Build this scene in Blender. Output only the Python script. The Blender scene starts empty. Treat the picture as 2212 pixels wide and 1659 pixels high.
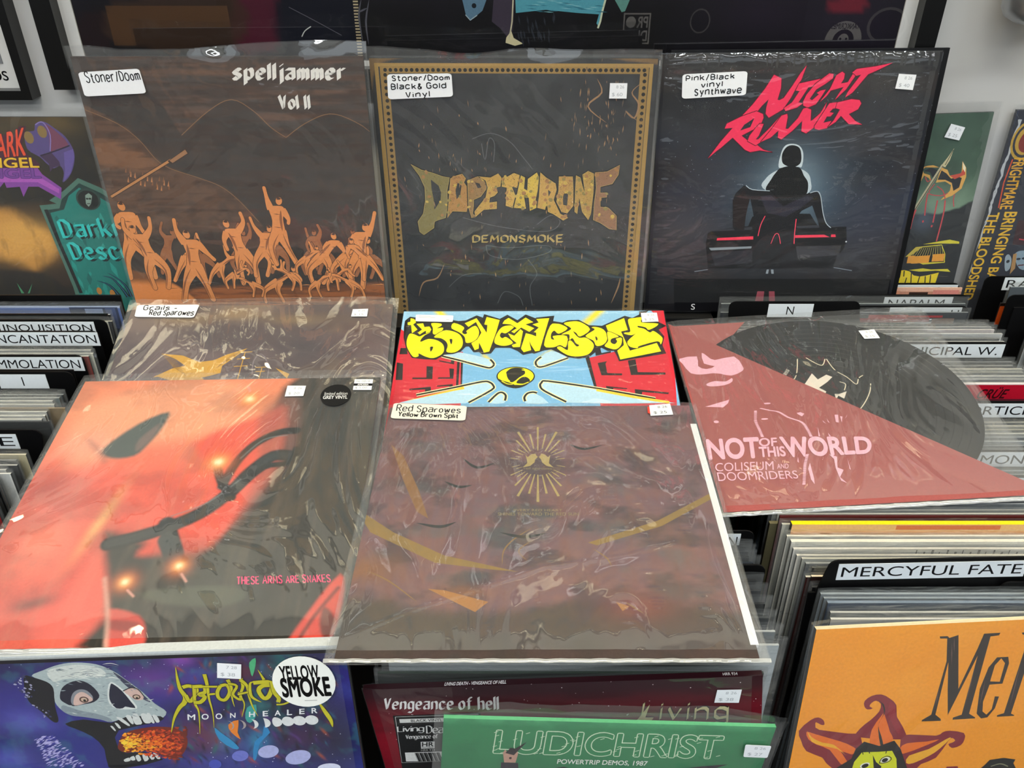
import bpy, math, random
import numpy as np
from mathutils import Matrix, Vector, Euler, geometry

sc = bpy.context.scene
COL = sc.collection
R = math.radians

# ------------------------------------------------------------------ camera
cd = bpy.data.cameras.new('camera'); cam = bpy.data.objects.new('camera', cd); COL.objects.link(cam)
cd.sensor_fit = 'HORIZONTAL'; cd.sensor_width = 36.0; cd.lens = 36.0 * 1775 / 2212; cd.clip_start = 0.02; cd.clip_end = 60
cam.location = (0, 0, 1.45); cam.rotation_euler = (R(90 - 32.698), 0, 0)
sc.camera = cam
# ------------------------------------------------------------------ exposure, daylight of the shop front
vs = sc.view_settings
vs.view_transform = 'Standard'; vs.look = 'None'; vs.gamma = 1.0; vs.use_curve_mapping = False; vs.exposure = -0.12
w = bpy.data.worlds.new('shop_daylight'); sc.world = w; w.use_nodes = True
w.node_tree.nodes['Background'].inputs[0].default_value = (0.80, 0.90, 1.0, 1)
w.node_tree.nodes['Background'].inputs[1].default_value = 1.2

# ------------------------------------------------------------------ materials
def lin(h):
    h = h.lstrip('#')
    if len(h) == 3: h = ''.join(c * 2 for c in h)
    return tuple(((c / 12.92) if c <= 0.04045 else ((c + 0.055) / 1.055) ** 2.4) for c in (int(h[i:i + 2], 16) / 255 for i in (0, 2, 4)))

MATS = {}
def newmat(name):
    m = bpy.data.materials.new(name); m.use_nodes = True
    nt = m.node_tree
    return m, nt, nt.nodes['Principled BSDF']

def plain(name, col, rough=0.5, metal=0.0, spec=0.5, mottle=0.0, scale=40, bump=0.0):
    m, nt, b = newmat(name)
    c = lin(col)
    b.inputs['Roughness'].default_value = rough; b.inputs['Metallic'].default_value = metal
    b.inputs['Specular IOR Level'].default_value = spec
    b.inputs['Base Color'].default_value = (*c, 1)
    if mottle or bump:
        tc = nt.nodes.new('ShaderNodeTexCoord'); n = nt.nodes.new('ShaderNodeTexNoise')
        n.inputs['Scale'].default_value = scale; n.inputs['Detail'].default_value = 5
        nt.links.new(tc.outputs['Object'], n.inputs['Vector'])
        if mottle:
            r = nt.nodes.new('ShaderNodeValToRGB')
            r.color_ramp.elements[0].position = 0.3; r.color_ramp.elements[1].position = 0.75
            r.color_ramp.elements[0].color = (*[x * (1 - mottle) for x in c], 1)
            r.color_ramp.elements[1].color = (*[min(1, x * (1 + mottle * .6)) for x in c], 1)
            nt.links.new(n.outputs['Fac'], r.inputs[0]); nt.links.new(r.outputs[0], b.inputs['Base Color'])
        if bump:
            bp = nt.nodes.new('ShaderNodeBump'); bp.inputs['Strength'].default_value = bump; bp.inputs['Distance'].default_value = 0.002
            nt.links.new(n.outputs['Fac'], bp.inputs['Height']); nt.links.new(bp.outputs[0], b.inputs['Normal'])
    MATS[name] = m
    return m

def printed(name, rough, spec, grain=.2):
    """ink on card: the colour is the mesh's colour attribute, with a fine paper grain"""
    m, nt, b = newmat(name)
    a = nt.nodes.new('ShaderNodeVertexColor'); a.layer_name = 'Col'
    tc = nt.nodes.new('ShaderNodeTexCoord'); n = nt.nodes.new('ShaderNodeTexNoise'); n.inputs['Scale'].default_value = 420; n.inputs['Detail'].default_value = 3
    mp = nt.nodes.new('ShaderNodeMapRange'); mp.inputs['To Min'].default_value = 1 - grain; mp.inputs['To Max'].default_value = 1 + grain
    mx = nt.nodes.new('ShaderNodeMix'); mx.data_type = 'RGBA'; mx.blend_type = 'MULTIPLY'; mx.inputs['Factor'].default_value = 1.0
    nt.links.new(tc.outputs['Object'], n.inputs['Vector']); nt.links.new(n.outputs['Fac'], mp.inputs['Value'])
    nt.links.new(a.outputs['Color'], mx.inputs['A']); nt.links.new(mp.outputs[0], mx.inputs['B'])
    nt.links.new(mx.outputs['Result'], b.inputs['Base Color'])
    b.inputs['Roughness'].default_value = rough; b.inputs['Specular IOR Level'].default_value = spec
    MATS[name] = m
    return m

def plastic(name, ior, haze, strength, dist, scale, stretch=(1, 1, 1), fine=0.0, tint=(1, 1, 1), rough=0.03, blotch=1.5, hazecol='#e8ecec'):
    """thin clear film: see-through, mirror-like at its creases, a little milky"""
    m = bpy.data.materials.new(name); m.use_nodes = True; nt = m.node_tree
    for n in list(nt.nodes): nt.nodes.remove(n)
    N = lambda t: nt.nodes.new('ShaderNode' + t)
    out = N('OutputMaterial'); tr = N('BsdfTransparent'); gl = N('BsdfGlossy'); di = N('BsdfDiffuse')
    tr.inputs[0].default_value = (*tint, 1); gl.inputs['Roughness'].default_value = rough; di.inputs['Color'].default_value = (*lin(hazecol), 1)
    tc = N('TexCoord'); oi = N('ObjectInfo'); ad = N('VectorMath'); ad.operation = 'ADD'
    sc_ = N('VectorMath'); sc_.operation = 'SCALE'; sc_.inputs[0].default_value = (7.3, 3.1, 5.7)
    nt.links.new(oi.outputs['Random'], sc_.inputs['Scale']); nt.links.new(tc.outputs['Object'], ad.inputs[0]); nt.links.new(sc_.outputs[0], ad.inputs[1])
    mp = N('Mapping'); mp.inputs['Scale'].default_value = stretch; nt.links.new(ad.outputs[0], mp.inputs['Vector'])
    no = N('TexNoise'); no.inputs['Scale'].default_value = scale; no.inputs['Detail'].default_value = 2.5; no.inputs['Distortion'].default_value = blotch
    nt.links.new(mp.outputs[0], no.inputs['Vector'])
    # creases: a ridge where the noise crosses one half
    a1 = N('Math'); a1.operation = 'SUBTRACT'; a1.inputs[1].default_value = 0.5
    a2 = N('Math'); a2.operation = 'ABSOLUTE'; nt.links.new(no.outputs['Fac'], a1.inputs[0]); nt.links.new(a1.outputs[0], a2.inputs[0])
    h = a2.outputs[0]
    if fine:
        n2 = N('TexNoise'); n2.inputs['Scale'].default_value = scale * 7; n2.inputs['Detail'].default_value = 2
        nt.links.new(mp.outputs[0], n2.inputs['Vector'])
        mu = N('Math'); mu.operation = 'MULTIPLY'; mu.inputs[1].default_value = fine
        s2 = N('Math'); s2.operation = 'ADD'; nt.links.new(n2.outputs['Fac'], mu.inputs[0]); nt.links.new(mu.outputs[0], s2.inputs[0]); nt.links.new(h, s2.inputs[1])
        h = s2.outputs[0]
    bp = N('Bump'); bp.inputs['Strength'].default_value = strength; bp.inputs['Distance'].default_value = dist
    nt.links.new(h, bp.inputs['Height'])
    ge = N('NewGeometry'); dt = N('VectorMath'); dt.operation = 'DOT_PRODUCT'
    nt.links.new(ge.outputs['Incoming'], dt.inputs[0]); nt.links.new(bp.outputs[0], dt.inputs[1]); nt.links.new(bp.outputs[0], gl.inputs['Normal'])
    def ma(op, a, b=0.0, clamp=False):
        q = N('Math'); q.operation = op; q.use_clamp = clamp
        for k, v in enumerate((a, b)):
            if isinstance(v, float): q.inputs[k].default_value = v
            else: nt.links.new(v, q.inputs[k])
        return q.outputs[0]
    f0 = 2.0 * ((ior - 1) / (ior + 1)) ** 2   # both faces of the film reflect
    fres = ma('ADD', ma('MULTIPLY', ma('POWER', ma('SUBTRACT', 1.0, ma('ABSOLUTE', dt.outputs['Value']), True), 5.0), 0.9 - f0), f0, True)
    m1 = N('MixShader'); m1.inputs[0].default_value = haze; nt.links.new(tr.outputs[0], m1.inputs[1]); nt.links.new(di.outputs[0], m1.inputs[2])
    m2 = N('MixShader'); nt.links.new(fres, m2.inputs[0]); nt.links.new(m1.outputs[0], m2.inputs[1]); nt.links.new(gl.outputs[0], m2.inputs[2])
    nt.links.new(m2.outputs[0], out.inputs['Surface'])
    MATS[name] = m
    return m

printed('printed_card', 0.42, 0.3, .16); printed('printed_label', 0.55, 0.25, .03)
plain('black_plastic', '#080809', 0.42, spec=.25); plain('black_lacquer', '#0a0a0a', 0.28); plain('white_paper', '#e9ecee', 0.6)
plain('bin_black', '#0d0d0e', 0.55, mottle=.3); plain('vinyl', '#101113', 0.22)
plain('wall_paint', '#c9c8c4', 0.75, mottle=.05, scale=6, bump=.12); plain('ceiling_paint', '#dcdcd8', 0.85, mottle=.04, scale=3)
plain('floor_vinyl', '#6f6a63', 0.45, mottle=.25, scale=5); plain('mat_board', '#ecebe6', 0.7, mottle=.02)
plain('brushed_metal', '#b4b6b8', 0.32, metal=0.85, mottle=.08, scale=60); plain('grey_card', '#c9cfd0', 0.35); plain('lamp_housing', '#d8d8d4', 0.5)
plastic('poly_film', 1.5, 0.05, 0.8, 0.008, 6, (1, 1, 1), 0.02)
plastic('crinkled_film', 1.62, 0.06, 1.0, 0.020, 8, (1, 1, .55), 0.02)
plastic('shrink_film', 1.45, 0.02, 0.7, 0.006, 14, (.5, 1, 1), 0.06)
plastic('bin_film', 1.6, 0.06, 0.9, 0.010, 18, (.35, 1, 1.2), 0.05, hazecol='#e4e8e5')
plastic('seam_film', 1.8, 0.42, 0.3, 0.002, 30, hazecol='#f0f2ee')
plastic('glass_sheet', 1.5, 0.0, 0.0, 0.0, 1, rough=0.0)
def emit(name, col, s):
    m = bpy.data.materials.new(name); m.use_nodes = True; nt = m.node_tree
    e = nt.nodes.new('ShaderNodeEmission'); e.inputs[0].default_value = (*col, 1); e.inputs[1].default_value = s
    nt.links.new(e.outputs[0], nt.nodes['Material Output'].inputs['Surface']); MATS[name] = m
emit('warm_diffuser', (1.0, .88, .60), 21); emit('cool_diffuser', (.93, .97, 1.0), 24)

# ------------------------------------------------------------------ objects
def link(name, me, mats, parent=None, **props):
    o = bpy.data.objects.new(name, me); COL.objects.link(o)
    for m in (mats if isinstance(mats, (list, tuple)) else [mats]):
        if m and len(me.materials) < 8 and MATS[m].name not in me.materials: me.materials.append(MATS[m])
    if parent: o.parent = parent
    for k, v in props.items(): o[k] = v
    return o

def empty(name, label, cat, loc=(0, 0, 0), rot=(0, 0, 0), group=None):
    o = bpy.data.objects.new(name, None); COL.objects.link(o); o.empty_display_size = .02
    o.location = loc; o.rotation_euler = rot; o['label'] = label; o['category'] = cat
    if group: o['group'] = group
    return o

class MB:
    def __init__(s): s.v, s.f, s.c, s.sm = [], [], [], False
    def add(s, v, f, col=None):
        b = len(s.v); s.v += [tuple(x) for x in v]; s.f += [tuple(b + i for i in q) for q in f]
        s.c += [col or (.8, .8, .8)] * len(v)
    def box(s, x0, x1, y0, y1, z0, z1, col=None):
        s.add([(x, y, z) for z in (z0, z1) for y in (y0, y1) for x in (x0, x1)],
              [(0, 2, 3, 1), (4, 5, 7, 6), (0, 1, 5, 4), (2, 6, 7, 3), (0, 4, 6, 2), (1, 3, 7, 5)], col)
    def prism(s, pts, y0, y1, col=None):
        """outline pts in x,z pushed through y"""
        n = len(pts); v = [(x, y0, z) for x, z in pts] + [(x, y1, z) for x, z in pts]
        tri = geometry.tessellate_polygon([[Vector((x, z, 0)) for x, z in pts]])
        f = []
        for t in tri:
            a, b, c = (Vector(pts[i]) for i in t)
            t = tuple(t) if (b - a).cross(c - a) > 0 else tuple(reversed(t))
            f += [t, tuple(n + i for i in reversed(t))]
        ar = sum(pts[i][0] * pts[(i + 1) % n][1] - pts[(i + 1) % n][0] * pts[i][1] for i in range(n))
        f += [((i, i + n, (i + 1) % n + n, (i + 1) % n) if ar > 0 else (i, (i + 1) % n, (i + 1) % n + n, i + n)) for i in range(n)]
        s.add(v, f, col)
    def lathe(s, prof, seg=32, axis='z', loc=(0, 0, 0), col=None):
        v, f = [], []
        for r, h in prof:
            for k in range(seg):
                a = 2 * math.pi * k / seg; p = (r * math.cos(a), r * math.sin(a), h)
                if axis == 'y': p = (p[0], h, p[1])
                v.append((p[0] + loc[0], p[1] + loc[1], p[2] + loc[2]))
        for i in range(len(prof) - 1):
            for k in range(seg): f.append((i * seg + k, i * seg + (k + 1) % seg, (i + 1) * seg + (k + 1) % seg, (i + 1) * seg + k))
        f += [tuple(range(seg))[::-1], tuple((len(prof) - 1) * seg + k for k in range(seg))]
        s.add(v, f, col)
    def mesh(s, name, smooth=False, colour=False):
        me = bpy.data.meshes.new(name); me.from_pydata(s.v, [], s.f)
        if colour:
            a = me.color_attributes.new('Col', 'FLOAT_COLOR', 'POINT')
            a.data.foreach_set('color', np.hstack([np.array(s.c, np.float32), np.ones((len(s.c), 1), np.float32)]).ravel())
        if smooth: me.polygons.foreach_set('use_smooth', [True] * len(me.polygons))
        me.update(); return me
    def build(s, name, mat, parent=None, smooth=False, colour=False, **props):
        return link(name, s.mesh(name, smooth, colour), mat, parent, **props)

# ------------------------------------------------------------------ lettering
_txt = {}
def glyphs(t, bold=0.0, shear=0.0, space=1.0):
    k = (t, bold, shear, space)
    if k not in _txt:
        cu = bpy.data.curves.new('lettering', 'FONT'); cu.body = t; cu.size = 1; cu.resolution_u = 6; cu.offset = bold; cu.shear = shear; cu.space_character = space
        o = bpy.data.objects.new('lettering', cu); COL.objects.link(o)
        dg = bpy.context.evaluated_depsgraph_get(); me = bpy.data.meshes.new_from_object(o.evaluated_get(dg))
        v = np.array([p.co[:2] for p in me.vertices]).reshape(-1, 2); f = [tuple(p.vertices) for p in me.polygons]
        bpy.data.objects.remove(o); bpy.data.meshes.remove(me); bpy.data.curves.remove(cu)
        _txt[k] = (v, f)
    return _txt[k]

STROKES = {
 'a': '0,4 3,4 3,0|3,2.4 1,2.4 0,1.4 0,.6 .8,0 3,.6', 'b': '0,6 0,0 2,0 3,1 3,3 2,4 0,3.4', 'c': '3,3.3 2,4 .8,4 0,3 0,1 .8,0 2,0 3,.7',
 'd': '3,6 3,0|3,3.4 2,4 .8,4 0,3 0,1 .8,0 3,.6', 'e': '0,2 3,2.2 3,3.2 2.2,4 .8,4 0,3 0,1 .8,0 2,0 3,.6', 'f': '2.8,5.6 1.8,6 1,5.2 1,0|0,4 2.4,4',
 'g': '3,4 3,-1.2 2,-2 0,-1.6|3,3.4 2,4 .8,4 0,3 0,1 .8,.2 3,.8', 'h': '0,6 0,0|0,3 1.4,4 2.4,4 3,3.2 3,0', 'i': '0,4 0,0|0,5.3 0,5.7',
 'j': '1,4 1,-1.4 0,-2|1,5.3 1,5.7', 'k': '0,6 0,0|2.8,4 0,1.8|1,2.4 3,0', 'l': '0,6 0,0', 'm': '0,4 0,0|0,3 1.2,4 2,3.4 2,0|2,3.2 3.2,4 4,3.2 4,0',
 'n': '0,4 0,0|0,3 1.4,4 2.4,4 3,3.2 3,0', 'o': '1,4 0,3 0,1 1,0 2,0 3,1 3,3 2,4 1,4', 'p': '0,4 0,-2|0,3.2 1.4,4 2.4,4 3,3 3,1 2.2,0 0,.6',
 'r': '0,4 0,0|0,2.8 1.2,4 2.4,3.8', 's': '2.8,3.4 2,4 .8,4 0,3.2 .6,2.4 2.2,1.8 2.9,1 2.2,0 .8,0 0,.7', 't': '1,5.6 1,.8 1.6,0 2.4,.2|0,4 2.2,4',
 'u': '0,4 0,1 .8,0 2,0 3,1|3,4 3,0', 'v': '0,4 1.5,0 3,4', 'w': '0,4 1,0 2,3.4 3,0 4,4', 'y': '0,4 1.5,.6|3,4 1,-2',
 'A': '0,0 1.8,6 3.6,0|.7,2.2 2.9,2.2', 'B': '0,0 0,6 2,6 3,5.2 3,3.8 2,3.1 0,3.1|2,3.1 3.2,2.4 3.2,.8 2,0 0,0', 'D': '0,0 0,6 1.8,6 3.4,4.6 3.4,1.4 1.8,0 0,0',
 'E': '3,6 0,6 0,0 3,0|0,3.1 2.4,3.1', 'G': '3.2,5 2.2,6 1,6 0,4.8 0,1.2 1,0 2.4,0 3.2,1 3.2,2.8 2,2.8', 'H': '0,6 0,0|3,6 3,0|0,3 3,3', 'I': '0,6 0,0',
 'K': '0,6 0,0|3,6 0,2.8|1,3.6 3.2,0', 'L': '0,6 0,0 2.8,0', 'M': '0,0 .4,6 2,2 3.6,6 4,0', 'N': '0,0 0,6 3,0 3,6', 'O': '1.2,6 0,4.8 0,1.2 1.2,0 2.4,0 3.6,1.2 3.6,4.8 2.4,6 1.2,6',
 'P': '0,0 0,6 2,6 3,5.2 3,3.6 2,2.8 0,2.8', 'R': '0,0 0,6 2,6 3,5.2 3,3.8 2,3 0,3|1.4,3 3.2,0', 'S': '3,5 2,6 .9,6 0,5 .4,3.8 2.6,2.4 3,1.2 2.2,0 .8,0 0,1',
 'T': '0,6 3.4,6|1.7,6 1.7,0', 'V': '0,6 1.7,0 3.4,6', 'Y': '0,6 1.6,3 3.2,6|1.6,3 1.6,0', '/': '0,-.5 2,6.5', '-': '0,2.2 2,2.2', '&': '3,0 .6,4.6 1.2,5.8 2,5 0,1.6 .6,0 1.8,0 3,2.4'}
def strokes(t, jitter=0.0, seed=1, gap=1.3):
    """single-stroke skeleton of a line of writing: list of polylines, then its width"""
    rd = random.Random(seed); x = 0; out = []
    for ch in t:
        if ch == ' ': x += 2.4; continue
        ls = [[tuple(float(q) for q in p.split(',')) for p in l.split()] for l in STROKES[ch].split('|')]
        wd = max(p[0] for l in ls for p in l); k = 1 + rd.uniform(-jitter, jitter); dy = rd.uniform(-jitter, jitter) * 2
        for l in ls: out.append([(x + p[0] * k + rd.uniform(-jitter, jitter) * .5, p[1] * k + dy + rd.uniform(-jitter, jitter) * .5) for p in l])
        x += wd * k + gap
    return out, x - gap

# ------------------------------------------------------------------ printed pictures
def P(s):
    """pairs of 1/2000ths of the sheet's width"""
    a = [float(q) / 2000 for q in s.split()]
    return list(zip(a[0::2], a[1::2]))

def spline(pts, k=5, closed=True):
    n = len(pts); out = []
    for i in range(n if closed else n - 1):
        g = lambda j: pts[j % n] if closed else pts[max(0, min(n - 1, j))]
        p0, p1, p2, p3 = g(i - 1), g(i), g(i + 1), g(i + 2)
        for q in range(k):
            t = q / k
            out.append(tuple(.5 * (2 * p1[d] + (p2[d] - p0[d]) * t + (2 * p0[d] - 5 * p1[d] + 4 * p2[d] - p3[d]) * t * t + (3 * p1[d] - p0[d] - 3 * p2[d] + p3[d]) * t ** 3) for d in (0, 1)))
    if not closed: out.append(pts[-1])
    return out

def inside(p, poly):
    c = False; n = len(poly)
    for i in range(n):
        a, b = poly[i], poly[i - 1]
        if (a[1] > p[1]) != (b[1] > p[1]) and p[0] < (b[0] - a[0]) * (p[1] - a[1]) / (b[1] - a[1]) + a[0]: c = not c
    return c

def vnoise(x, y, seed):
    rs = np.random.RandomState(seed); T = rs.rand(64, 64)
    xi, yi = np.floor(x).astype(int), np.floor(y).astype(int); fx, fy = x - xi, y - yi
    fx = fx * fx * (3 - 2 * fx); fy = fy * fy * (3 - 2 * fy)
    g = lambda i, j: T[(yi + j) % 64, (xi + i) % 64]
    return (g(0, 0) * (1 - fx) + g(1, 0) * fx) * (1 - fy) + (g(0, 1) * (1 - fx) + g(1, 1) * fx) * fy
def fbm(x, y, seed, octv=4):
    t = 0; a = .5
    for o in range(octv): t = t + a * vnoise(x * 2 ** o, y * 2 ** o, seed + o); a *= .5
    return t / (1 - .5 ** octv)

PX = 1 / 650.0
class Art:
    """a printed face: a painted ground (fine colour grid) under crisp inked shapes"""
    def __init__(s, base='#222', n=4, aspect=1.0, wpx=650):
        s.px = 1 / wpx; s.n = n; s.asp = aspect; s.m = max(2, int(n * aspect))
        s.U, s.V = np.meshgrid(np.linspace(0, 1, s.n), np.linspace(0, aspect, s.m))
        s.G = np.empty((s.m, s.n, 3)); s.G[:] = lin(base); s.ops = []
    # painted ground
    def mix(s, col, a):
        s.G += (np.array(lin(col)) - s.G) * np.clip(a, 0, 1)[..., None]
    def blob(s, col, pts, r, a=1.0, ry=None, rot=0, p=2):
        for u, v in P(pts):
            c, q = math.cos(R(rot)), math.sin(R(rot)); du, dv = s.U - u, s.V - v
            e = ((du * c + dv * q) / (r * s.px)) ** 2 + ((-du * q + dv * c) / ((ry or r) * s.px)) ** 2
            s.mix(col, a * np.exp(-e ** (p / 2)))
    def soft(s, col, pts, fe, a=1.0, nz=0.0, seed=3):
        p = spline(P(pts), 3); d = np.full(s.U.shape, 9.0); ins = np.zeros(s.U.shape, bool)
        wob = (fbm(s.U * 14, s.V * 14, seed) - .5) * nz * s.px if nz else 0
        for i in range(len(p)):
            (x0, y0), (x1, y1) = p[i - 1], p[i]; ex, ey = x1 - x0, y1 - y0
            t = np.clip(((s.U - x0) * ex + (s.V - y0) * ey) / (ex * ex + ey * ey + 1e-12), 0, 1)
            d = np.minimum(d, np.hypot(s.U - x0 - t * ex, s.V - y0 - t * ey))
            if y0 != y1:
                k = (y0 > s.V) != (y1 > s.V)
                ins ^= k & (s.U < ex * (s.V - y0) / ey + x0)
        sd = np.where(ins, d, -d) + wob
        t = np.clip(.5 + sd / (fe * s.px), 0, 1)
        s.mix(col, a * t * t * (3 - 2 * t))
    def brush(s, col, pts, w, fe, a=1.0):
        p = spline(P(pts), 4, False); d = np.full(s.U.shape, 9.0)
        for i in range(1, len(p)):
            (x0, y0), (x1, y1) = p[i - 1], p[i]; ex, ey = x1 - x0, y1 - y0
            t = np.clip(((s.U - x0) * ex + (s.V - y0) * ey) / (ex * ex + ey * ey + 1e-12), 0, 1)
            d = np.minimum(d, np.hypot(s.U - x0 - t * ex, s.V - y0 - t * ey))
        t = np.clip((w / 2 * s.px - d) / (fe * s.px) + .5, 0, 1); s.mix(col, a * t * t * (3 - 2 * t))
    def grain(s, col, amt, su, sv, seed, lo=.45, hi=.65, octv=4):
        f = fbm(s.U * su, s.V * sv, seed, octv); s.mix(col, amt * np.clip((f - lo) / (hi - lo), 0, 1))
    def ramp(s, stops):
        vs_ = [v for v, _ in stops]; cs = np.array([lin(c) for _, c in stops])
        for k in range(3): s.G[..., k] = np.interp(s.V, vs_, cs[:, k])
    # inked shapes
    loose = False
    def raw(s, v, f, col): s.ops.append((v, f, lin(col) if isinstance(col, str) else col, s.loose))
    def levels(s):
        """which ink lies on which: every stroke a hair above the one before; a sparse scatter of one colour shares a level"""
        out, k, flat = [], 0, None
        for v, f, c, lo in s.ops:
            if not (lo and flat == c): k += 1
            flat = c if lo else None; out.append(k)
        return out
    def poly(s, col, pts, *holes, sm=0):
        loops = [P(q) if isinstance(q, str) else q for q in (pts, *holes)]
        if sm: loops = [spline(l, sm) for l in loops]
        tri = geometry.tessellate_polygon([[Vector((x, y, 0)) for x, y in l] for l in loops])
        s.raw([p for l in loops for p in l], [tuple(t) for t in tri], col)
        return loops[0]
    def ell(s, col, pts, rx, ry=None, rot=0, k=20):
        for u, v in P(pts) if isinstance(pts, str) else pts:
            c, q = math.cos(R(rot)), math.sin(R(rot)); a = [2 * math.pi * i / k for i in range(k)]
            r2 = (ry or rx) * s.px; r1 = rx * s.px
            s.raw([(u + r1 * math.cos(t) * c - r2 * math.sin(t) * q, v + r1 * math.cos(t) * q + r2 * math.sin(t) * c) for t in a], [tuple(range(k))], col)
    def line(s, col, pts, w, sm=0, taper=0, closed=False):
        p = P(pts) if isinstance(pts, str) else pts
        if sm: p = spline(p, sm, closed)
        if closed: p = list(p) + [p[0], p[1]]
        if taper == 2 and len(p) == 2: p = [p[0], ((p[0][0] + p[1][0]) / 2, (p[0][1] + p[1][1]) / 2), p[1]]
        n = len(p)
        if n < 2: return
        v = []
        for i in range(n):
            a, b = p[max(0, i - 1)], p[min(n - 1, i + 1)]; dx, dy = b[0] - a[0], b[1] - a[1]; l = math.hypot(dx, dy) or 1
            k = w / 2 * s.px
            if taper: t = i / (n - 1); k *= {1: 1 - t, 2: math.sin(math.pi * min(1, max(0, t))), 3: t}[taper] * .92 + .08
            v += [(p[i][0] - dy / l * k, p[i][1] + dx / l * k), (p[i][0] + dy / l * k, p[i][1] - dx / l * k)]
        s.raw(v, [(2 * i, 2 * i + 1, 2 * i + 3, 2 * i + 2) for i in range(n - 1)], col)
    def dots(s, col, n, box, r0, r1, seed, within=None):
        rd = random.Random(seed); (a, b), (c, d) = P(box); s.loose = True
        for _ in range(n):
            p = (rd.uniform(a, c), rd.uniform(b, d))
            if within is None or inside(p, within): s.ell(col, [p], rd.uniform(r0, r1), rd.uniform(r0, r1), rd.uniform(0, 90), 7)
        s.loose = False
    def _quad(s, x, y, q):
        (a, b), (c, d), (e, f), (g, h) = q
        return ((a * (1 - x) + c * x) * (1 - y) + (g * (1 - x) + e * x) * y, (b * (1 - x) + d * x) * (1 - y) + (h * (1 - x) + f * x) * y)
    def txt(s, col, t, quad, bold=0.0, shear=0.0, space=1.0, arch=None):
        q = P(quad) if isinstance(quad, str) else quad
        v, f = glyphs(t, min(bold, 0.0), shear, space); lo, hi = v.min(0), v.max(0)
        jig = [(0, 0)] + ([(.62 * bold * math.cos(k * math.pi / 4), .62 * bold * math.sin(k * math.pi / 4)) for k in range(8)] if bold > 0 else [])
        for jx, jy in jig:  # a heavier weight: the letters struck again all round
            out = []
            for x, y in v:
                X, Y = (x + jx - lo[0]) / (hi[0] - lo[0]), 1 - (y + jy - lo[1]) / (hi[1] - lo[1])
                if arch: Y += arch * (1 - (2 * X - 1) ** 2)
                out.append(s._quad(X, Y, q))
            s.raw(out, f, col)
    def pen(s, col, t, quad, w=2.0, nib=None, jitter=0.0, seed=1, gap=1.3, desc=0.0, smooth=0):
        """handwriting (round pen) or blackletter (broad nib = (width, angle)); quad spans baseline-desc to cap height"""
        q = P(quad) if isinstance(quad, str) else quad
        ls, W = strokes(t, jitter, seed, gap)
        for l in ls:
            pts = [s._quad(x / W, (6 - y) / (6 + desc), q) for x, y in l]
            if nib:
                k = nib[0] / 2 * s.px; nx, ny = k * math.cos(R(nib[1])), -k * math.sin(R(nib[1])); v, f = [], []
                for i in range(len(pts) - 1):
                    (ax, ay), (bx, by) = pts[i], pts[i + 1]; b = len(v)
                    v += [(ax - nx, ay - ny), (ax + nx, ay + ny), (bx + nx, by + ny), (bx - nx, by - ny)]; f.append((b, b + 1, b + 2, b + 3))
                th = nib[2] / 2 * s.px if len(nib) > 2 else 0
                if th:
                    s.line(col, pts, nib[2])
                s.raw(v, f, col)
            else: s.line(col, spline(pts, 3, False) if smooth and len(pts) > 2 else pts, w)
    def lay(s, mb, W, H, y=0.0, top=None, step=1.2e-5, ground=True):
        """write the picture into mesh builder mb, front at y, sheet W wide; v=0 at z=top"""
        top = H if top is None else top
        v = [((u - .5) * W, y, top - vv * W) for u, vv in zip(s.U.ravel(), s.V.ravel())]
        b = len(mb.v); n, m = s.n, s.m
        if ground: mb.v += v; mb.c += [tuple(c) for c in s.G.reshape(-1, 3)]
        if ground: mb.f += [(b + j * n + i, b + (j + 1) * n + i, b + (j + 1) * n + i + 1, b + j * n + i + 1) for j in range(m - 1) for i in range(n - 1)]
        lev = s.levels(); step = min(1e-5, 8e-4 / (max(lev) if lev else 1))
        for (vv, f, c, _), k in zip(s.ops, lev):
            pts = [(min(1, max(0, a)), min(s.asp, max(0, e))) for a, e in vv]; out = []
            for q in f:  # keep the printed side out
                a, e, g = (pts[q[0]], pts[q[1]], pts[q[2]]); ar = (e[0] - a[0]) * (g[1] - a[1]) - (g[0] - a[0]) * (e[1] - a[1])
                out.append(tuple(q) if ar < 0 else tuple(reversed(q)))
            mb.add([((a - .5) * W, y - k * step, top - e * W) for a, e in pts], out, c)

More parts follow.
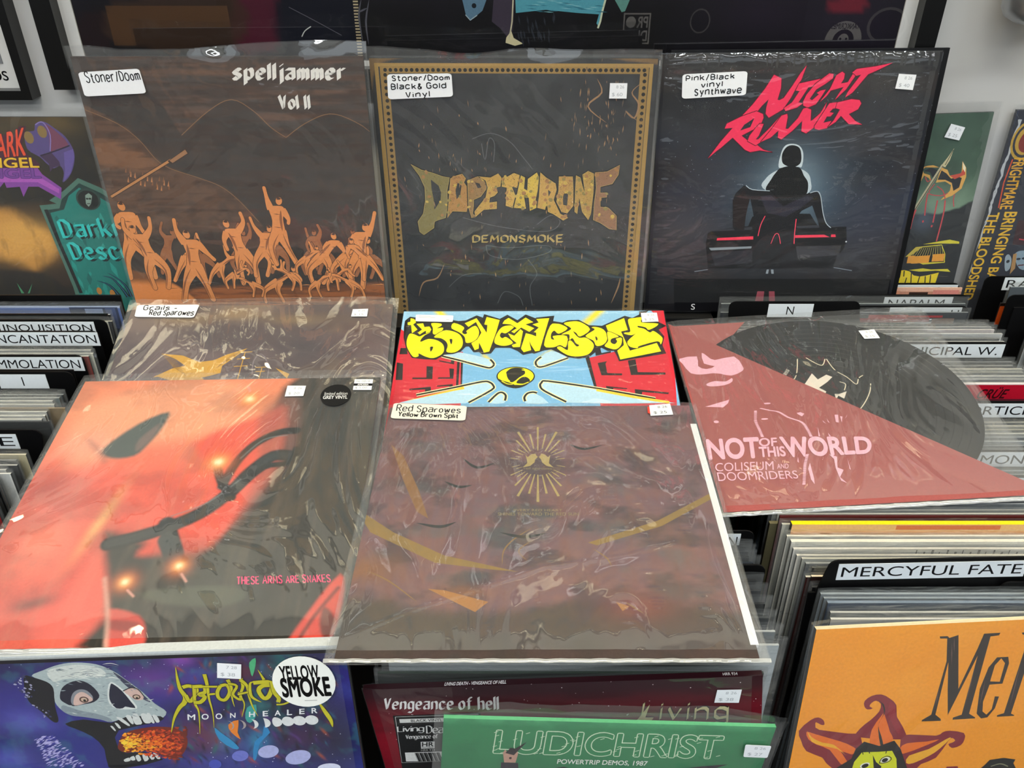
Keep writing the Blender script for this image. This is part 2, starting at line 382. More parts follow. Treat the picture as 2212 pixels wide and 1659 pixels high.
# ------------------------------------------------------------------ records
POSE = {}
def film(name, W, H, parent, mat, depth=(-.0016, .006), nx=44, nz=44, amp=.0009, top=.012, side=.004, seed=0, wave=.004, bot=.003, relief=None, seam=False):
    """an outer plastic sleeve: front and back sheet joined along sides and foot, open and wavy at the top"""
    mb = MB(); rs = np.random.RandomState(seed)
    x = np.linspace(-W / 2 - side, W / 2 + side, nx); z = np.linspace(-bot, H + top, nz)
    X, Z = np.meshgrid(x, z); f = fbm(X * 11 + 9 + seed * 3.1, Z * 9 + 7, seed + 5, 3) - .5
    e = np.minimum(1, np.minimum(np.minimum(X - x[0], x[-1] - X) / .014, (Z - z[0]) / .03)); e = np.clip(e, 0, 1); e = e * e * (3 - 2 * e)
    tl = np.clip((Z - H + .004) / .016, 0, 1)
    for sgn, d in ((0, depth[0]), (1, depth[1])):
        mid = (depth[0] + depth[1]) / 2
        Y = mid + (d - mid) * (e * .55 + .45) + np.abs(f) * amp * 2 * (-1 if sgn == 0 else 1) * e + tl * ((fbm(X * 16 + seed, Z * 0 + 3.3 + seed, seed + 2, 2) - .5) * wave + (fbm(X * 38 + seed, Z * 70 + 3.3, seed + 6, 2) - .5) * wave * .5)
        if relief and sgn == 0: Y = Y - relief(X, Z) * e
        zz = Z + tl * (fbm(X * 9 + 4.4 + seed, Z * 0 + 1.7, seed + 3, 2) - .5) * wave * 1.4
        b = len(mb.v); mb.v += list(zip(X.ravel(), Y.ravel(), zz.ravel())); mb.c += [(1, 1, 1)] * X.size
        q = [(b + j * nx + i, b + j * nx + i + 1, b + (j + 1) * nx + i + 1, b + (j + 1) * nx + i) for j in range(nz - 1) for i in range(nx - 1)]
        mb.f += q if sgn == 0 else [tuple(reversed(t)) for t in q]
    o = mb.build(name, mat, parent, smooth=True)
    if seam:
        m = MB(); n = 60
        for i in range(n + 1):
            xx = x[0] + (x[-1] - x[0]) * i / n; d = .0006 * math.sin(i * 1.7 + seed) * math.sin(i * .37)
            m.v += [(xx, depth[0] * .55 + d, z[0] + .0026), (xx, depth[0] * .75 + d, z[0] + .0012), (xx, d, z[0] - .0006)]; m.c += [(1, 1, 1)] * 3
        m.f = [(3 * i + k, 3 * i + 1 + k, 3 * i + 4 + k, 3 * i + 3 + k) for i in range(n) for k in (0, 1)]
        m.build('welded_seam', 'seam_film', o, smooth=True)  # whitish strip added so the sleeve foot carries a continuous bright line
    return o

def shrunk(X, Z, top=.022, side=.04, k=.0009, bulge=.0030):
    """shrink-wrap puckers: short pleats square to each edge, the film standing off a little under the upper edge"""
    W, H = X.max(), Z.max(); n1 = np.abs(fbm(X * 200 + 50, Z * 10 + 5, 31, 2) - .5); n2 = np.abs(fbm(X * 16 + 9, Z * 170 + 40, 37, 2) - .5)
    tt = np.clip((H - Z) / top, 0, 1); et = (1 - tt) ** .8; es = np.clip(1 - np.minimum(W - X, X + W) / side, 0, 1) ** 1.2
    return k * 2.5 * (n1 * et * (1 - es) + n2 * es) + bulge * 4 * tt * (1 - tt) * (.55 + 1.2 * n1)

def cover(art, W, H, t, parent, edge='#111', top=None, name='cover', art_y=0.0, foot=0.0):
    mb = MB(); mb.box(-W / 2, W / 2, art_y + 2e-5, t, foot, H, lin(edge))
    if top: mb.add([(-W / 2, art_y, H + 2e-5), (W / 2, art_y, H + 2e-5), (W / 2, t, H + 2e-5), (-W / 2, t, H + 2e-5)], [(0, 1, 2, 3)], lin(top))
    art.lay(mb, W, H, art_y)
    return mb.build(name, 'printed_card', parent, colour=True)

def sticker(parent, name, quad, S, y, art_fn, col='#eceff2', H=None, th=.0002, **props):
    """a paper sticker on the sleeve; quad TL TR BR BL in sheet units, art_fn draws on it in 0..1 coordinates of the quad"""
    q = P(quad); a = Art(col); a.ops = []
    rr = .10; c = []
    for cx, cy, a0 in ((1 - rr * .6, rr, -90), (1 - rr * .6, 1 - rr, 0), (rr * .6, 1 - rr, 90), (rr * .6, rr, 180)):
        for k in range(4): t = R(a0 + 30 * k); c.append((cx + rr * .6 * math.cos(t), cy + rr * math.sin(t)))
    if props.pop('square', False): c = [(0, 0), (1, 0), (1, 1), (0, 1)]
    out = [a._quad(x, y_, q) for x, y_ in c]
    mb = MB(); H = H or S
    w = lambda p, yy: ((p[0] - .5) * S, yy, H - p[1] * S)
    n = len(out)
    mb.add([w(p, y) for p in out] + [w(p, y + th) for p in out], [tuple(range(n))[::-1], tuple(range(n, 2 * n))] + [(i, (i + 1) % n, (i + 1) % n + n, i + n) for i in range(n)], lin(col))
    if art_fn: art_fn(a, q)
    k = 1
    for vv, f, cc, _ in a.ops:
        o2 = []
        for g in f:
            A, B, C = (vv[i] for i in g[:3]); ar = (B[0] - A[0]) * (C[1] - A[1]) - (C[0] - A[0]) * (B[1] - A[1])
            o2.append(tuple(g) if ar < 0 else tuple(reversed(g)))
        mb.add([w(p, y - k * 1.2e-5) for p in vv], o2, cc); k += 1
    return mb.build(name, 'printed_label', parent, colour=True, **props)

def sub(q, x0, y0, x1, y1):
    f = lambda x, y: ((q[0][0] * (1 - x) + q[1][0] * x) * (1 - y) + (q[3][0] * (1 - x) + q[2][0] * x) * y, (q[0][1] * (1 - x) + q[1][1] * x) * (1 - y) + (q[3][1] * (1 - x) + q[2][1] * x) * y)
    return [f(x0, y0), f(x1, y0), f(x1, y1), f(x0, y1)]
def price(l1, l2, c='#a9adb2'):
    def fn(a, q):
        a.txt(c, l1, sub(q, .38, .14, .82, .34)); a.txt(c, l2, sub(q, .15, .62, .75, .88))
    return fn
def note(lines, w=2.0, ink='#14161a', seed=1):
    def fn(a, q):
        for t, x0, y0, x1, y1 in lines: a.pen(ink, t, sub(q, x0, y0, x1, y1), w, jitter=.12, seed=seed, desc=0, smooth=1, gap=1.9)
    return fn

def record(key, label, W=None, t=.004, name='vinyl_record'):
    x, y, z, a, b, c, S = POSE[key]
    rot = Euler((a, b, c)); base = Vector((x, y, z)) + rot.to_matrix() @ Vector((0, 0, -S))
    return empty(name, label, 'record', base, rot), S
# ================================================================== the record covers
def figure(a, u, v, h, seed, up=0.4, bend=0.0, col='#ea9550'):
    """a loose inked figure, built of tapering limbs"""
    rd = random.Random(seed * 7 + 1); h *= PX; dk = '#1d1410'; s = rd.choice((-1, 1)); g = lambda lo, hi: rd.uniform(lo, hi) * h
    hip = (u + bend * h * .18, v - h * .47); sh = (hip[0] + (bend + rd.uniform(-.1, .1)) * h * .32, hip[1] - h * (.33 - min(1, abs(bend)) * .16)); hd = (sh[0] + s * h * .045 + bend * h * .09, sh[1] - h * .095)
    legs = [[hip, (u - g(.02, .14), v - h * .25), (u - g(.05, .2), v)], [(hip[0] + .02 * h, hip[1]), (u + g(.06, .2), v - h * .27), (u + g(.02, .24), v - h * .01)]]
    arms = []
    for k in (-1, 1):
        sx = sh[0] + k * h * .075; r = rd.random() < up
        e = (sx + k * g(.02, .10), sh[1] + (-g(.10, .15) if r else g(.10, .15))); w = (e[0] + k * g(-.08, .08), e[1] + (-g(.12, .17) if r else g(.05, .14)))
        arms.append([(sx, sh[1] + .02 * h), e, w])
    q = (hip[0] - sh[0], hip[1] - sh[1]); body = [(sh[0] - .10 * h, sh[1] - .005 * h), (sh[0], sh[1] - .03 * h), (sh[0] + .10 * h, sh[1] - .005 * h), (sh[0] + q[0] * .5 + .075 * h, sh[1] + q[1] * .5), (hip[0] + .085 * h, hip[1] + .01 * h), (hip[0], hip[1] + .06 * h), (hip[0] - .085 * h, hip[1] + .01 * h), (sh[0] + q[0] * .5 - .07 * h, sh[1] + q[1] * .5)]
    W = h / PX
    def limb(p, w0, w1, pad, c):
        p = spline(p, 5, False); n = len(p); a.ell(c, [p[-1]], w1 * .55 + pad * .5, None, 0, 8)
        vv = []
        for i in range(n):
            A, B = p[max(0, i - 1)], p[min(n - 1, i + 1)]; dx, dy = B[0] - A[0], B[1] - A[1]; l = math.hypot(dx, dy) or 1; t_ = i / (n - 1); k = ((w0 * (1 - t_) + w1 * t_) * (1 + .18 * math.sin(t_ * 6.28 * 1.0 + .6)) + pad) / 2 * PX
            vv += [(p[i][0] - dy / l * k, p[i][1] + dx / l * k), (p[i][0] + dy / l * k, p[i][1] - dx / l * k)]
        a.raw(vv, [(2 * i, 2 * i + 1, 2 * i + 3, 2 * i + 2) for i in range(n - 1)], c)
    for pad, c in ((2.0, dk), (0, col)):
        for p in legs: limb(p, W * .15, W * .06, pad, c)
        for p in arms: limb(p, W * .085, W * .042, pad, c)
        if pad: a.line(c, body, pad * 1.2, 4, 0, True)
        a.poly(c, body, sm=4); a.ell(c, [hd], W * .042 + pad * .5, W * .055 + pad * .5, s * 15, 12)
    sd = '#9a5a30'
    for p in legs: m_ = spline(p, 4, False); a.line(sd, [(x + s * .022 * h, y) for x, y in m_[1:]], W * .022, 0, 2)
    a.line(sd, [(sh[0] + s * .055 * h, sh[1] + .03 * h), (sh[0] + q[0] * .5 + s * .045 * h, sh[1] + q[1] * .5), (hip[0] + s * .05 * h, hip[1])], W * .035, 4, 2)
    a.line('#7d4626', [(sh[0] - .05 * h, sh[1] + .08 * h), (sh[0] + .04 * h, sh[1] + .09 * h)], W * .012, 0, 2); a.line('#7d4626', [(hip[0] - .05 * h, hip[1] - .06 * h), (hip[0] + .05 * h, hip[1] - .05 * h)], W * .012, 0, 2)
    for k in range(4): a.line('#4a2a18', [(hd[0] - s * .03 * h, hd[1] - .05 * h + k * .01 * h), (hd[0] + s * (.01 + .01 * k) * h, hd[1] - .055 * h + k * .008 * h)], W * .02, 0, 2)

# ---- brown record with an orange crowd along its foot
def art_A():
    a = Art('#4a403b', 260); a.grain('#7a543c', .55, 5, 60, 1, .42, .7); a.grain('#38322f', .6, 3, 9, 2)
    a.soft('#38322f', '-75 128 311 129 532 283 604 432 671 517 874 362 1052 287 1185 363 1298 475 1386 550 1548 452 1727 385 1879 433 2161 589 2115 1633 834 1480 237 965 -165 556', 5, .9, 4)
    a.grain('#55402f', .28, 30, 40, 5, .5, .75)
    a.soft('#6a4a35', '-96 314 201 432 336 556 463 729 679 832 839 887 973 1000 1128 1216 1193 1479 1293 1794 -336 1798 -90 895', 6, .85, 6)
    a.grain('#2e2622', .45, 26, 34, 8, .5, .7, 5)
    a.soft('#96643f', '19 556 257 605 444 740 380 798 150 763 -3 723', 16, .55, 8)
    a.soft('#3a2a20', '-46 1677 525 1577 1321 1595 2115 1633 2121 2039 -139 2046', 18, .9, 6)
    a.soft('#b8682f', '492 1736 1305 1706 2147 1692 2121 2039 -101 2046', 14, .8, 10); a.grain('#3a241a', .5, 5, 70, 12, .52, .62)
    a.soft('#ef9248', '-55 1598 222 1629 400 1736 500 1878 466 2044 -139 2046', 8, 1, 4)
    for s in ('649 530 874 362 1052 284 1195 363 1298 475 1396 546', '1396 546 1549 446 1728 382 1895 433 2116 573', '-36 336 198 442 335 562 461 740 696 835 854 901 972 1007 1099 1180'): a.line('#8d6742', s, 1.6, 4)
    for i in range(46):
        rd = random.Random(i); u = .12 + rd.random() * .86; v = .845 + rd.random() * .15; l = rd.uniform(.03, .10)
        a.line('#24170f' if i % 3 else '#f0994f', [(u, v), (u + l * .5, v + rd.uniform(-.004, .004)), (u + l, v)], rd.uniform(.8, 2.2), 0, 2)
    for i in range(22): figure(a, *P('29 729')[0], 1, 0) if 0 else a.line('#c98450' if i % 2 else '#8f5c38', [(lambda u, v: [(u, v), (u + .006, v - .02)])(.09 + (i % 11) * .0145, .40 + (i % 4) * .012 + (i % 11) * .004)][0], 4, 0, 1)
    # a pole with a broad end carried over the shoulder
    a.line('#3a2417', '25 983 536 706', 9); a.line('#c98a52', '25 983 536 706', 5.5); a.poly('#3a2417', '507 716 662 622 674 662 535 743'); a.poly('#a87850', '521 712 653 632 665 659 541 729')
    a.soft('#231b17', '95 1329 592 1254 1087 1253 1576 1290 2032 1326 2038 1680 13 1661', 22, .75, 10)
    for (u, v), h, sd, b in zip(P('321 1597 631 1628 885 1596 1213 1588 1421 1603 1567 1595 1761 1618 1951 1633'), (130, 120, 130, 140, 120, 130, 135, 120), range(60, 90), (.3, -.5, .4, -.3, .5, -.4, .2, -.5)): figure(a, u, v, h, sd, .5, b, '#a5653a')
    for (u, v), h, sd, b in zip(P('85 1637 237 1724 427 1660 518 1829 686 1683 943 1683 1063 1619 1231 1518 1374 1603 1491 1682 1659 1650 1808 1721 1917 1649 789 1723 1101 1843 1319 1738 1594 1737 1772 1793 997 1795 1440 1794'),
                                (215, 185, 135, 205, 110, 185, 150, 185, 95, 160, 140, 190, 130, 85, 125, 90, 88, 95, 80, 85), range(3, 40), (.1, -.25, .7, .12, .9, -.2, .35, .05, .9, .6, .9, .2, -.6, 1.0, 1.0, -1.0, .9, -1.1, -1.0, .8)):
        figure(a, u, v, h, sd, .5, b)
    a.pen('#f3f0e8', 'spelljammer', '1112 48 1864 49 1857 180 1091 179', nib=(11.5, 32, 1.0), gap=2.3, desc=2)
    a.pen('#f3f0e8', 'Vol', '1390 257 1512 257 1512 343 1391 343', nib=(8.5, 38, 1.0), gap=2.0); a.pen('#f3f0e8', 'II', '1569 257 1594 257 1592 343 1567 343', nib=(8.5, 38, 1.0), gap=3)
    return a

# ---- black and gold framed record
def art_B():
    a = Art('#33352f', 220); a.ramp([(0, '#36373a'), (.5, '#2c2f32'), (1, '#1d1f25')]); a.grain('#4a4d4e', .35, 7, 9, 3); a.grain('#1e2022', .4, 20, 22, 9)
    a.soft('#8b6c42', '-2 -3 2001 1 2004 40 45 43 21 1949 -21 1950', 5, .75, 6, 2)
    g, gd = '#b08d4c', '#1c1a17'
    for q0, q1 in ((P('33 31 1959 34 1968 59 44 55 '), 0),): a.poly(g, q0)
    a.poly(g, '33 31 60 31 58 2056 19 2057'); a.poly(g, '1947 35 1972 34 1967 2014 1930 2015')
    a.poly('#a28146', '77 52 1942 56 1943 101 79 99'); a.poly('#a28146', '70 52 129 52 121 2055 58 2056'); a.poly('#a28146', '1885 56 1942 56 1930 2015 1870 2016')
    (x0, y0), (x1, y1) = P('107 77 1912 77'); n = 48
    for i in range(n + 1): a.ell(gd, [(x0 + (x1 - x0) * i / n, y0 + (y1 - y0) * i / n)], 4.3, None, 0, 10)
    for p, q in (P('104 111 92 2021'), P('1918 107 1898 1981')):
        for i in range(44): a.ell(gd, [(p[0] + (q[0] - p[0]) * i / 43, p[1] + (q[1] - p[1]) * i / 43)], 4.3, None, 0, 10)
    rd = random.Random(4)
    for i in range(210):
        u, v = rd.uniform(.09, .91), rd.uniform(.1, .98)
        if i < 70: u, v = rd.gauss(.80, .07), rd.gauss(.2, .08)
        elif i < 105: u, v = rd.gauss(.26, .08), rd.gauss(.36, .07)
        a.line('#a8825c' if i % 3 else '#6b5b48', [(u, v), (u + rd.uniform(-.004, .004), v + rd.uniform(.008, .03))], rd.uniform(.8, 3.4), 0, 2)
    for s in ('1896 163 1837 225 1890 304 1865 400 1803 352 1892 423', '1591 133 1627 226 1534 321 1670 434', '218 1839 265 1714 380 1671 443 1548', '1780 1870 1827 1725 1840 1644'): a.line('#a8825c', s, 4, 4, 2)
    for s in ('703 555 839 514 973 570 1074 688 1142 774', '770 589 793 708 825 554 865 588 855 725', '609 1159 893 1230 1250 1263 1355 1187 1284 1132 1178 1208', '781 1385 962 1402 1251 1378 1270 1436 1034 1499 815 1471 781 1385',
              '1107 1497 1180 1616 1125 1738 1144 1904', '861 1889 920 1784 1032 1823 1069 1906', '470 1751 587 1646 737 1624'): a.line('#5d6062', s, 2.0, 5)
    cols = {'D': '#8c804c', 'O': '#bd8c4c', 'P': '#a07c48', 'E': '#cfa44e', 'T': '#dcb056', 'H': '#e2c04c', 'R': '#d2a652', 'Q': '#c89c50', 'N': '#c09a4c', 'F': '#9c7250'}
    L = [('D', ('237 748 313 789 395 811 469 838 522 845 497 946 495 1065 474 1162 410 1183 386 1195 379 1245 296 1304 266 1280 257 1197 304 1131 327 1027 330 924 295 832', '380 862 435 908 451 962 443 1025 392 1098 391 1018 380 932')),
         ('O', ('529 852 576 829 618 817 643 851 628 882 653 921 656 1039 639 1111 531 1108 490 1161 505 1041 516 946', '581 883 610 906 595 984 567 1012 562 945')),
         ('P', ('657 867 734 835 793 865 797 927 751 990 697 1015 695 1062 685 1127 715 1150 676 1159 656 1079', '710 878 747 889 757 920 731 924')),
         ('E', ('743 835 831 842 888 811 910 841 902 910 852 919 882 953 858 981 820 997 815 1037 873 1028 871 1084 771 1093 707 1150 701 1110 725 1078 789 998 807 919 793 865',)),
         ('T', ('922 841 959 833 1005 806 1046 821 1041 886 1026 917 988 910 1014 979 990 1075 941 1059 951 918 913 910',)),
         ('H', ('1057 824 1087 839 1079 924 1105 939 1109 850 1176 800 1191 838 1181 939 1166 1009 1174 1072 1124 1097 1116 994 1079 987 1094 1081 1002 1074 1026 979',)),
         ('R', ('1202 800 1244 838 1315 883 1323 929 1302 1008 1354 1118 1415 1149 1378 1170 1300 1119 1262 1103 1253 1016 1239 1087 1181 1072 1194 977', '1260 930 1282 949 1264 984')),
         ('Q', ('1340 829 1441 828 1447 912 1451 1053 1407 1113 1365 1102 1325 1023 1339 937', '1388 940 1411 967 1405 1054 1375 1046 1373 983')),
         ('N', ('1466 820 1497 835 1514 896 1538 958 1514 812 1554 785 1595 804 1598 950 1586 1115 1569 1163 1521 1100 1494 990 1483 1116 1464 1101 1464 935',)),
         ('F', ('1606 796 1694 788 1783 738 1776 810 1736 879 1648 903 1650 949 1699 948 1700 983 1652 988 1655 1059 1716 1066 1780 1129 1786 1242 1732 1234 1661 1186 1607 1163 1609 1028 1619 911',))]
    for k, loops in L:
        o = P(loops[0]); a.line('#0e0e0e', o, 6, 0, 0, True); a.poly(cols[k], *loops)
        xs, ys = [p[0] for p in o], [p[1] for p in o]
        for c, n, r, s in (('#b07f4a', 9, 9, 1), ('#d6b552', 9, 8, 2), ('#98884a', 8, 8, 3), ('#30241a', 130, 1.3, 4)):
            rd = random.Random(ord(k) * 7 + s)
            for _ in range(n):
                p = (rd.uniform(min(xs), max(xs)), rd.uniform(min(ys), max(ys)))
                if inside(p, o) and not any(inside(p, P(h)) for h in loops[1:]): a.ell(c, [p], rd.uniform(.5, 1) * r * .7, rd.uniform(.5, 1) * r * .7, rd.uniform(0, 90), 7)
        a.line('#cdb268', o, .9, 0, 0, True)
    a.pen('#c9ad68', 'DEMON', '682 1303 1019 1298 1019 1352 680 1357', nib=(5.6, 40, .9), gap=1.5); a.pen('#c9ad68', 'SMOKE', '1042 1297 1376 1288 1378 1345 1042 1351', nib=(5.6, 40, .9), gap=1.5)
    return a

# ---- night sky record with red slanted lettering
def art_C():
    a = Art('#23242a', 240, wpx=640); a.ramp([(0, '#3b3b3a'), (.25, '#32343a'), (.5, '#2a3040'), (.8, '#2b2c32'), (1, '#111115')]); a.grain('#1a1b20', .6, 6, 7, 4); a.grain('#4a3f36', .22, 4, 10, 6)
    a.blob('#5f7f94', '1066 1023', 120, .55, 110); a.blob('#9fb8c4', '1056 951', 62, .5, 70); a.blob('#4d4a50', '273 1277', 110, .6, 55); a.blob('#3a3f50', '1720 1247', 90, .6, 80)
    a.dots('#8d96a0', 240, '32 23 2117 1249', .5, 1.1, 5)
    # low wide car with a red tail bar
    a.poly('#15151a', '449 1417 457 1332 495 1306 768 1274 791 1199 852 1171 1239 1177 1310 1269 1539 1283 1563 1397 1548 1473 1507 1525 1492 1630 486 1625'); a.poly('#383a42', '495 1306 801 1279 804 1304 488 1315'); a.poly('#383a42', '1145 1276 1310 1269 1531 1283 1160 1295')
    a.poly('#8f9aa0', '477 1451 817 1440 815 1457 496 1473'); a.poly('#2b2b33', '498 1494 825 1470 838 1574 543 1608'); a.poly('#3b3a40', '1166 1442 1525 1435 1522 1516 1197 1541')
    a.poly('#ff3f5c', '535 1370 819 1357 822 1383 532 1390'); a.poly('#ff3f5c', '1148 1350 1464 1345 1471 1366 1151 1372'); a.ell('#e8eef2', '1559 1405', 2)
    a.line('#7d8690', '380 1651 487 1634', 2.2); a.line('#7d8690', '1499 1621 1648 1648', 2.2); a.poly('#0c0c10', '218 1713 1973 1720 2047 2084 247 2079')
    for s in ('962 1636 980 1636 977 1672 958 1671', '995 1636 1016 1636 1023 1672 1004 1672'): a.poly('#9aa4ac', s)
    for s in ('911 1823 966 1824 969 1915 901 1914', '1005 1824 1050 1824 1067 1915 1017 1915'): a.poly('#a04a58', s)
    # rim-lit helmeted figure carrying somebody
    a.poly('#c9d8de', '843 971 857 900 906 853 965 829 1090 822 1170 858 1203 918 1206 1006 1047 1070', sm=4); a.poly('#101114', '867 980 898 908 923 861 971 814 1097 815 1145 878 1185 934 1187 1022 1127 1070 1022 1118 915 1036', sm=4)
    a.poly('#cfdde2', '944 814 948 705 972 651 1024 638 1081 656 1116 714 1119 807 1088 811 1009 806', sm=4); a.poly('#131418', '966 775 957 713 981 663 1025 648 1078 667 1102 721 1104 783 1057 814 1001 802', sm=4)
    a.poly('#17171d', '623 1067 641 1010 697 950 765 987 901 996 1021 1110 1095 1070 1198 1014 1267 1002 1297 1039 1334 1169 1372 1252 1429 1303 1432 1370 1353 1336 1291 1202 1245 1111 1171 1152 1138 1201 1149 1437 1177 1628 1077 1628 1042 1437 1005 1343 968 1436 977 1627 844 1627 820 1367 824 1266 783 1133 757 1052 739 1166 741 1316 704 1350 647 1282')
    a.poly('#2b2a38', '835 1036 914 1028 1022 1118 1096 1078 1200 1030 1244 1054 1153 1135 1050 1201 900 1167'); a.poly('#23191b', '625 1067 701 987 751 1068 741 1183 732 1308 655 1274')
    a.line('#c2d0d8', '713 951 765 983 901 994', 1.8, 3); a.line('#c2d0d8', '1214 1012 1267 1000 1299 1039 1338 1169 1376 1252 1419 1290', 1.8, 3); a.line('#ff4a66', '891 1192 865 1266 856 1355', 2.0, 3); a.line('#ff4a66', '1137 1218 1141 1327 1150 1420', 2.2, 3); a.line('#ff4a66', '966 1419 988 1343 1017 1343 1042 1420', 1.6, 3)
    red = '#fb3560'
    for loops in (('617 436 691 349 767 239 818 145 875 170 881 239 867 319 881 323 911 307 962 222 1007 138 1044 83 1021 180 1000 216 962 308 916 388 820 447 793 418 792 375 801 316 757 362 727 405 702 440',),
                  ('1008 207 1159 176 1107 229 1079 235 1023 339 1056 346 1017 376 937 400 922 379 976 339 1019 259 990 256',), ('1056 333 1074 284 1126 211 1216 139 1247 144 1247 173 1196 213 1139 249 1101 315 1120 325 1163 284 1146 274 1172 257 1208 251 1182 303 1152 353 1095 377 1061 361',),
                  ('1179 337 1239 243 1269 152 1306 128 1327 142 1327 178 1311 210 1359 201 1396 123 1415 141 1355 250 1286 324 1304 286 1334 234 1245 258 1223 295',), ('1379 135 1407 111 1542 94 1658 71 1556 121 1495 148 1404 275 1358 307 1371 268 1445 150 1412 158',),
                  ('400 741 481 620 561 518 502 523 514 487 617 436 723 399 774 420 781 447 770 485 738 519 634 575 684 612 754 642 811 681 881 699 785 685 714 697 672 680 569 589 486 666 461 685', '644 496 713 449 692 513 619 538'),
                  ('760 488 788 491 762 577 743 603 763 602 842 515 911 427 896 479 832 586 778 626 748 648 683 615 693 577 732 519',), ('783 623 845 539 912 432 952 420 959 442 955 527 974 528 1035 452 1065 384 1088 377 1124 391 1132 472 1147 465 1197 415 1231 340 1221 397 1195 478 1168 516 1113 562 1075 546 1070 471 1009 541 933 606 906 591 904 540 852 591',),
                  ('1166 510 1201 441 1251 347 1332 336 1327 382 1283 385 1261 410 1293 416 1273 441 1247 441 1228 486 1286 473 1261 525 1204 537 1171 528',), ('1266 518 1303 467 1335 392 1301 382 1307 342 1406 319 1466 326 1483 350 1467 391 1406 425 1460 474 1518 501 1418 497 1350 437 1318 481',)):
        a.line('#5a1020', P(loops[0]), 3.4, 0, 0, True); a.poly(red, *loops)
    (u, v), = P('396 1956'); a.txt('#e9e9e9', 'S', [(u - .008, v - .012), (u + .008, v - .012), (u + .008, v + .014), (u - .008, v + .014)])
    return a

# ---- dark record with a bat wing and a green headstone
def art_D():
    a = Art('#1d1812', 260, wpx=560); a.blob('#6b5526', '1285 31 1638 31', 70, .8, 26); a.blob('#4a3c22', '1389 162', 120, .5, 60); a.grain('#0e0b08', .5, 5, 6, 5)
    a.soft('#e0a048', '478 661 1012 708 1125 764 1253 830 1355 897 1373 1004 1335 1112 1176 1242 1071 1212 936 1152 322 1122', 30, .95, 22); a.blob('#f0bf62', '1109 946', 70, .6, 40); a.grain('#7a4a18', .12, 3, 14, 9); a.blob('#e9ab4e', '980 1004 1238 985', 60, .6, 40)
    a.soft('#17100a', '383 1222 1043 1242 1244 1273 1404 1468 1361 1637 245 1637', 14, .85, 8); a.grain('#3a3016', .3, 40, 12, 4, .55, .75)
    st = ['1335 684 1476 670 1424 643 1553 569 1698 464 1859 541 2218 643 2016 1594 1430 1594 1426 1385']
    a.poly('#4f7a6c', st[0]); a.poly('#123a36', '1380 722 1489 708 1527 633 1696 505 1849 583 2206 698 2016 1594 1450 1594 1463 1427')
    a2 = ('#178a80', '#1fa093', '#0f6e68', '#2aa79a'); rd = random.Random(2)
    a.poly('#15857b', '1406 745 1523 717 1589 606 1687 541 1839 624 2198 736 2016 1594 1470 1594')
    for i in range(70):
        x, y = rd.random(), rd.random(); q = P('1445 736 2015 736 1923 1573 1494 1573'); p = a._quad(x, y, q); a.line(a2[i % 4], [p, (p[0] + rd.uniform(-.02, .02), p[1] + rd.uniform(.02, .07))], rd.uniform(4, 13), 0, 2)
    a.line('#06100e', '1377 717 1413 994 1448 1222 1480 1437', 8)
    a.ell('#27433d', '1739 633', 27, 25); a.ell('#0e1513', '1738 638', 23, 21); a.poly('#8fa79a', '1722 601 1754 583 1776 606 1751 670 1727 694 1711 670'); a.ell('#16211e', '1731 629 1753 629', 3, 2); a.line('#16211e', '1720 670 1745 669', 1.6)
    for dx, c in ((7, '#04211f'), (0, '#2fd6cf')):
        a.pen(c, 'Darkness', [(x + dx * PX, y + dx * PX * .6) for x, y in P('1449 807 2266 764 2288 926 1464 946')], nib=(8.5, 38, 1.2), gap=2.0); a.pen(c, 'Descends', [(x + dx * PX, y + dx * PX * .6) for x, y in P('1478 999 2262 965 2284 1132 1500 1132')], nib=(8.5, 38, 1.2), gap=2.0)
    # bat wing
    a.poly('#5a4a86', '1382 117 1457 100 1480 49 1550 33 1620 83 1683 143 1718 229 1717 299 1681 388 1627 460 1572 496 1600 424 1587 370 1529 388 1507 370 1479 343 1446 299 1366 238', sm=3); a.poly('#7a3f5c', '1546 49 1609 91 1693 203 1596 238 1538 255 1562 134', sm=3); a.poly('#6c5aa6', '1642 264 1720 238 1711 308 1654 424 1584 487 1614 406')
    a.poly('#43294f', '1448 290 1544 264 1588 335 1587 370 1531 379 1495 415 1503 352'); a.line('#2a1a38', '1453 290 1573 255 1700 212', 3, 3); a.line('#8b7ac0', '1478 57 1519 36 1550 49 1571 134 1538 255', 2.4, 3); a.ell('#8f7440', '1403 151 1516 108', 10, 13)
    # angular logo, red over yellow over violet
    a.poly('#8e46a8', '857 388 1405 383 1427 433 1551 541 1523 633 1373 532 1291 532 1230 613 1223 532 1117 541 1112 496 1062 541 817 514'); a.poly('#b45ac0', '835 460 1395 451 1531 551 1521 587 1374 496 823 496')
    a.poly('#4a1430', '902 220 1164 143 1239 125 1276 151 1353 66 1404 66 1324 229 1362 282 1431 352 1423 383 850 383')
    for q, t, c, c2 in (('945 194 1127 177 1099 299 911 304', 'D', '#e8462e', '#4a0c0c'), ('1152 138 1389 78 1340 282 1107 304', 'ARK', '#f0502e', '#4a0c0c'), ('927 310 1423 304 1419 381 904 383', 'ANGEL', '#f6c62c', '#4a2408'), ('902 388 1418 386 1410 464 878 464', 'ANGEL', '#7a3f9c', '#4f2474')):
        a.txt(c2, t, q, .075); a.txt(c, t, q, .03)
    for s in ('978 1437 966 1344 1002 1437', '1031 1437 1094 1349 1047 1437'): a.poly('#4a9a6c', s)
    for s in ('1700 1283 1772 1303 1830 1385 1869 1468', '1746 1253 1827 1314 1878 1385 1898 1468', '1643 1324 1738 1365 1801 1468'): a.line('#0a1a22', s, 9, 4, 3); a.line('#1c6f92', s, 3, 4, 3)
    a.ell('#c98a3a', '1639 1416 1745 1437', 6, 9)
    return a

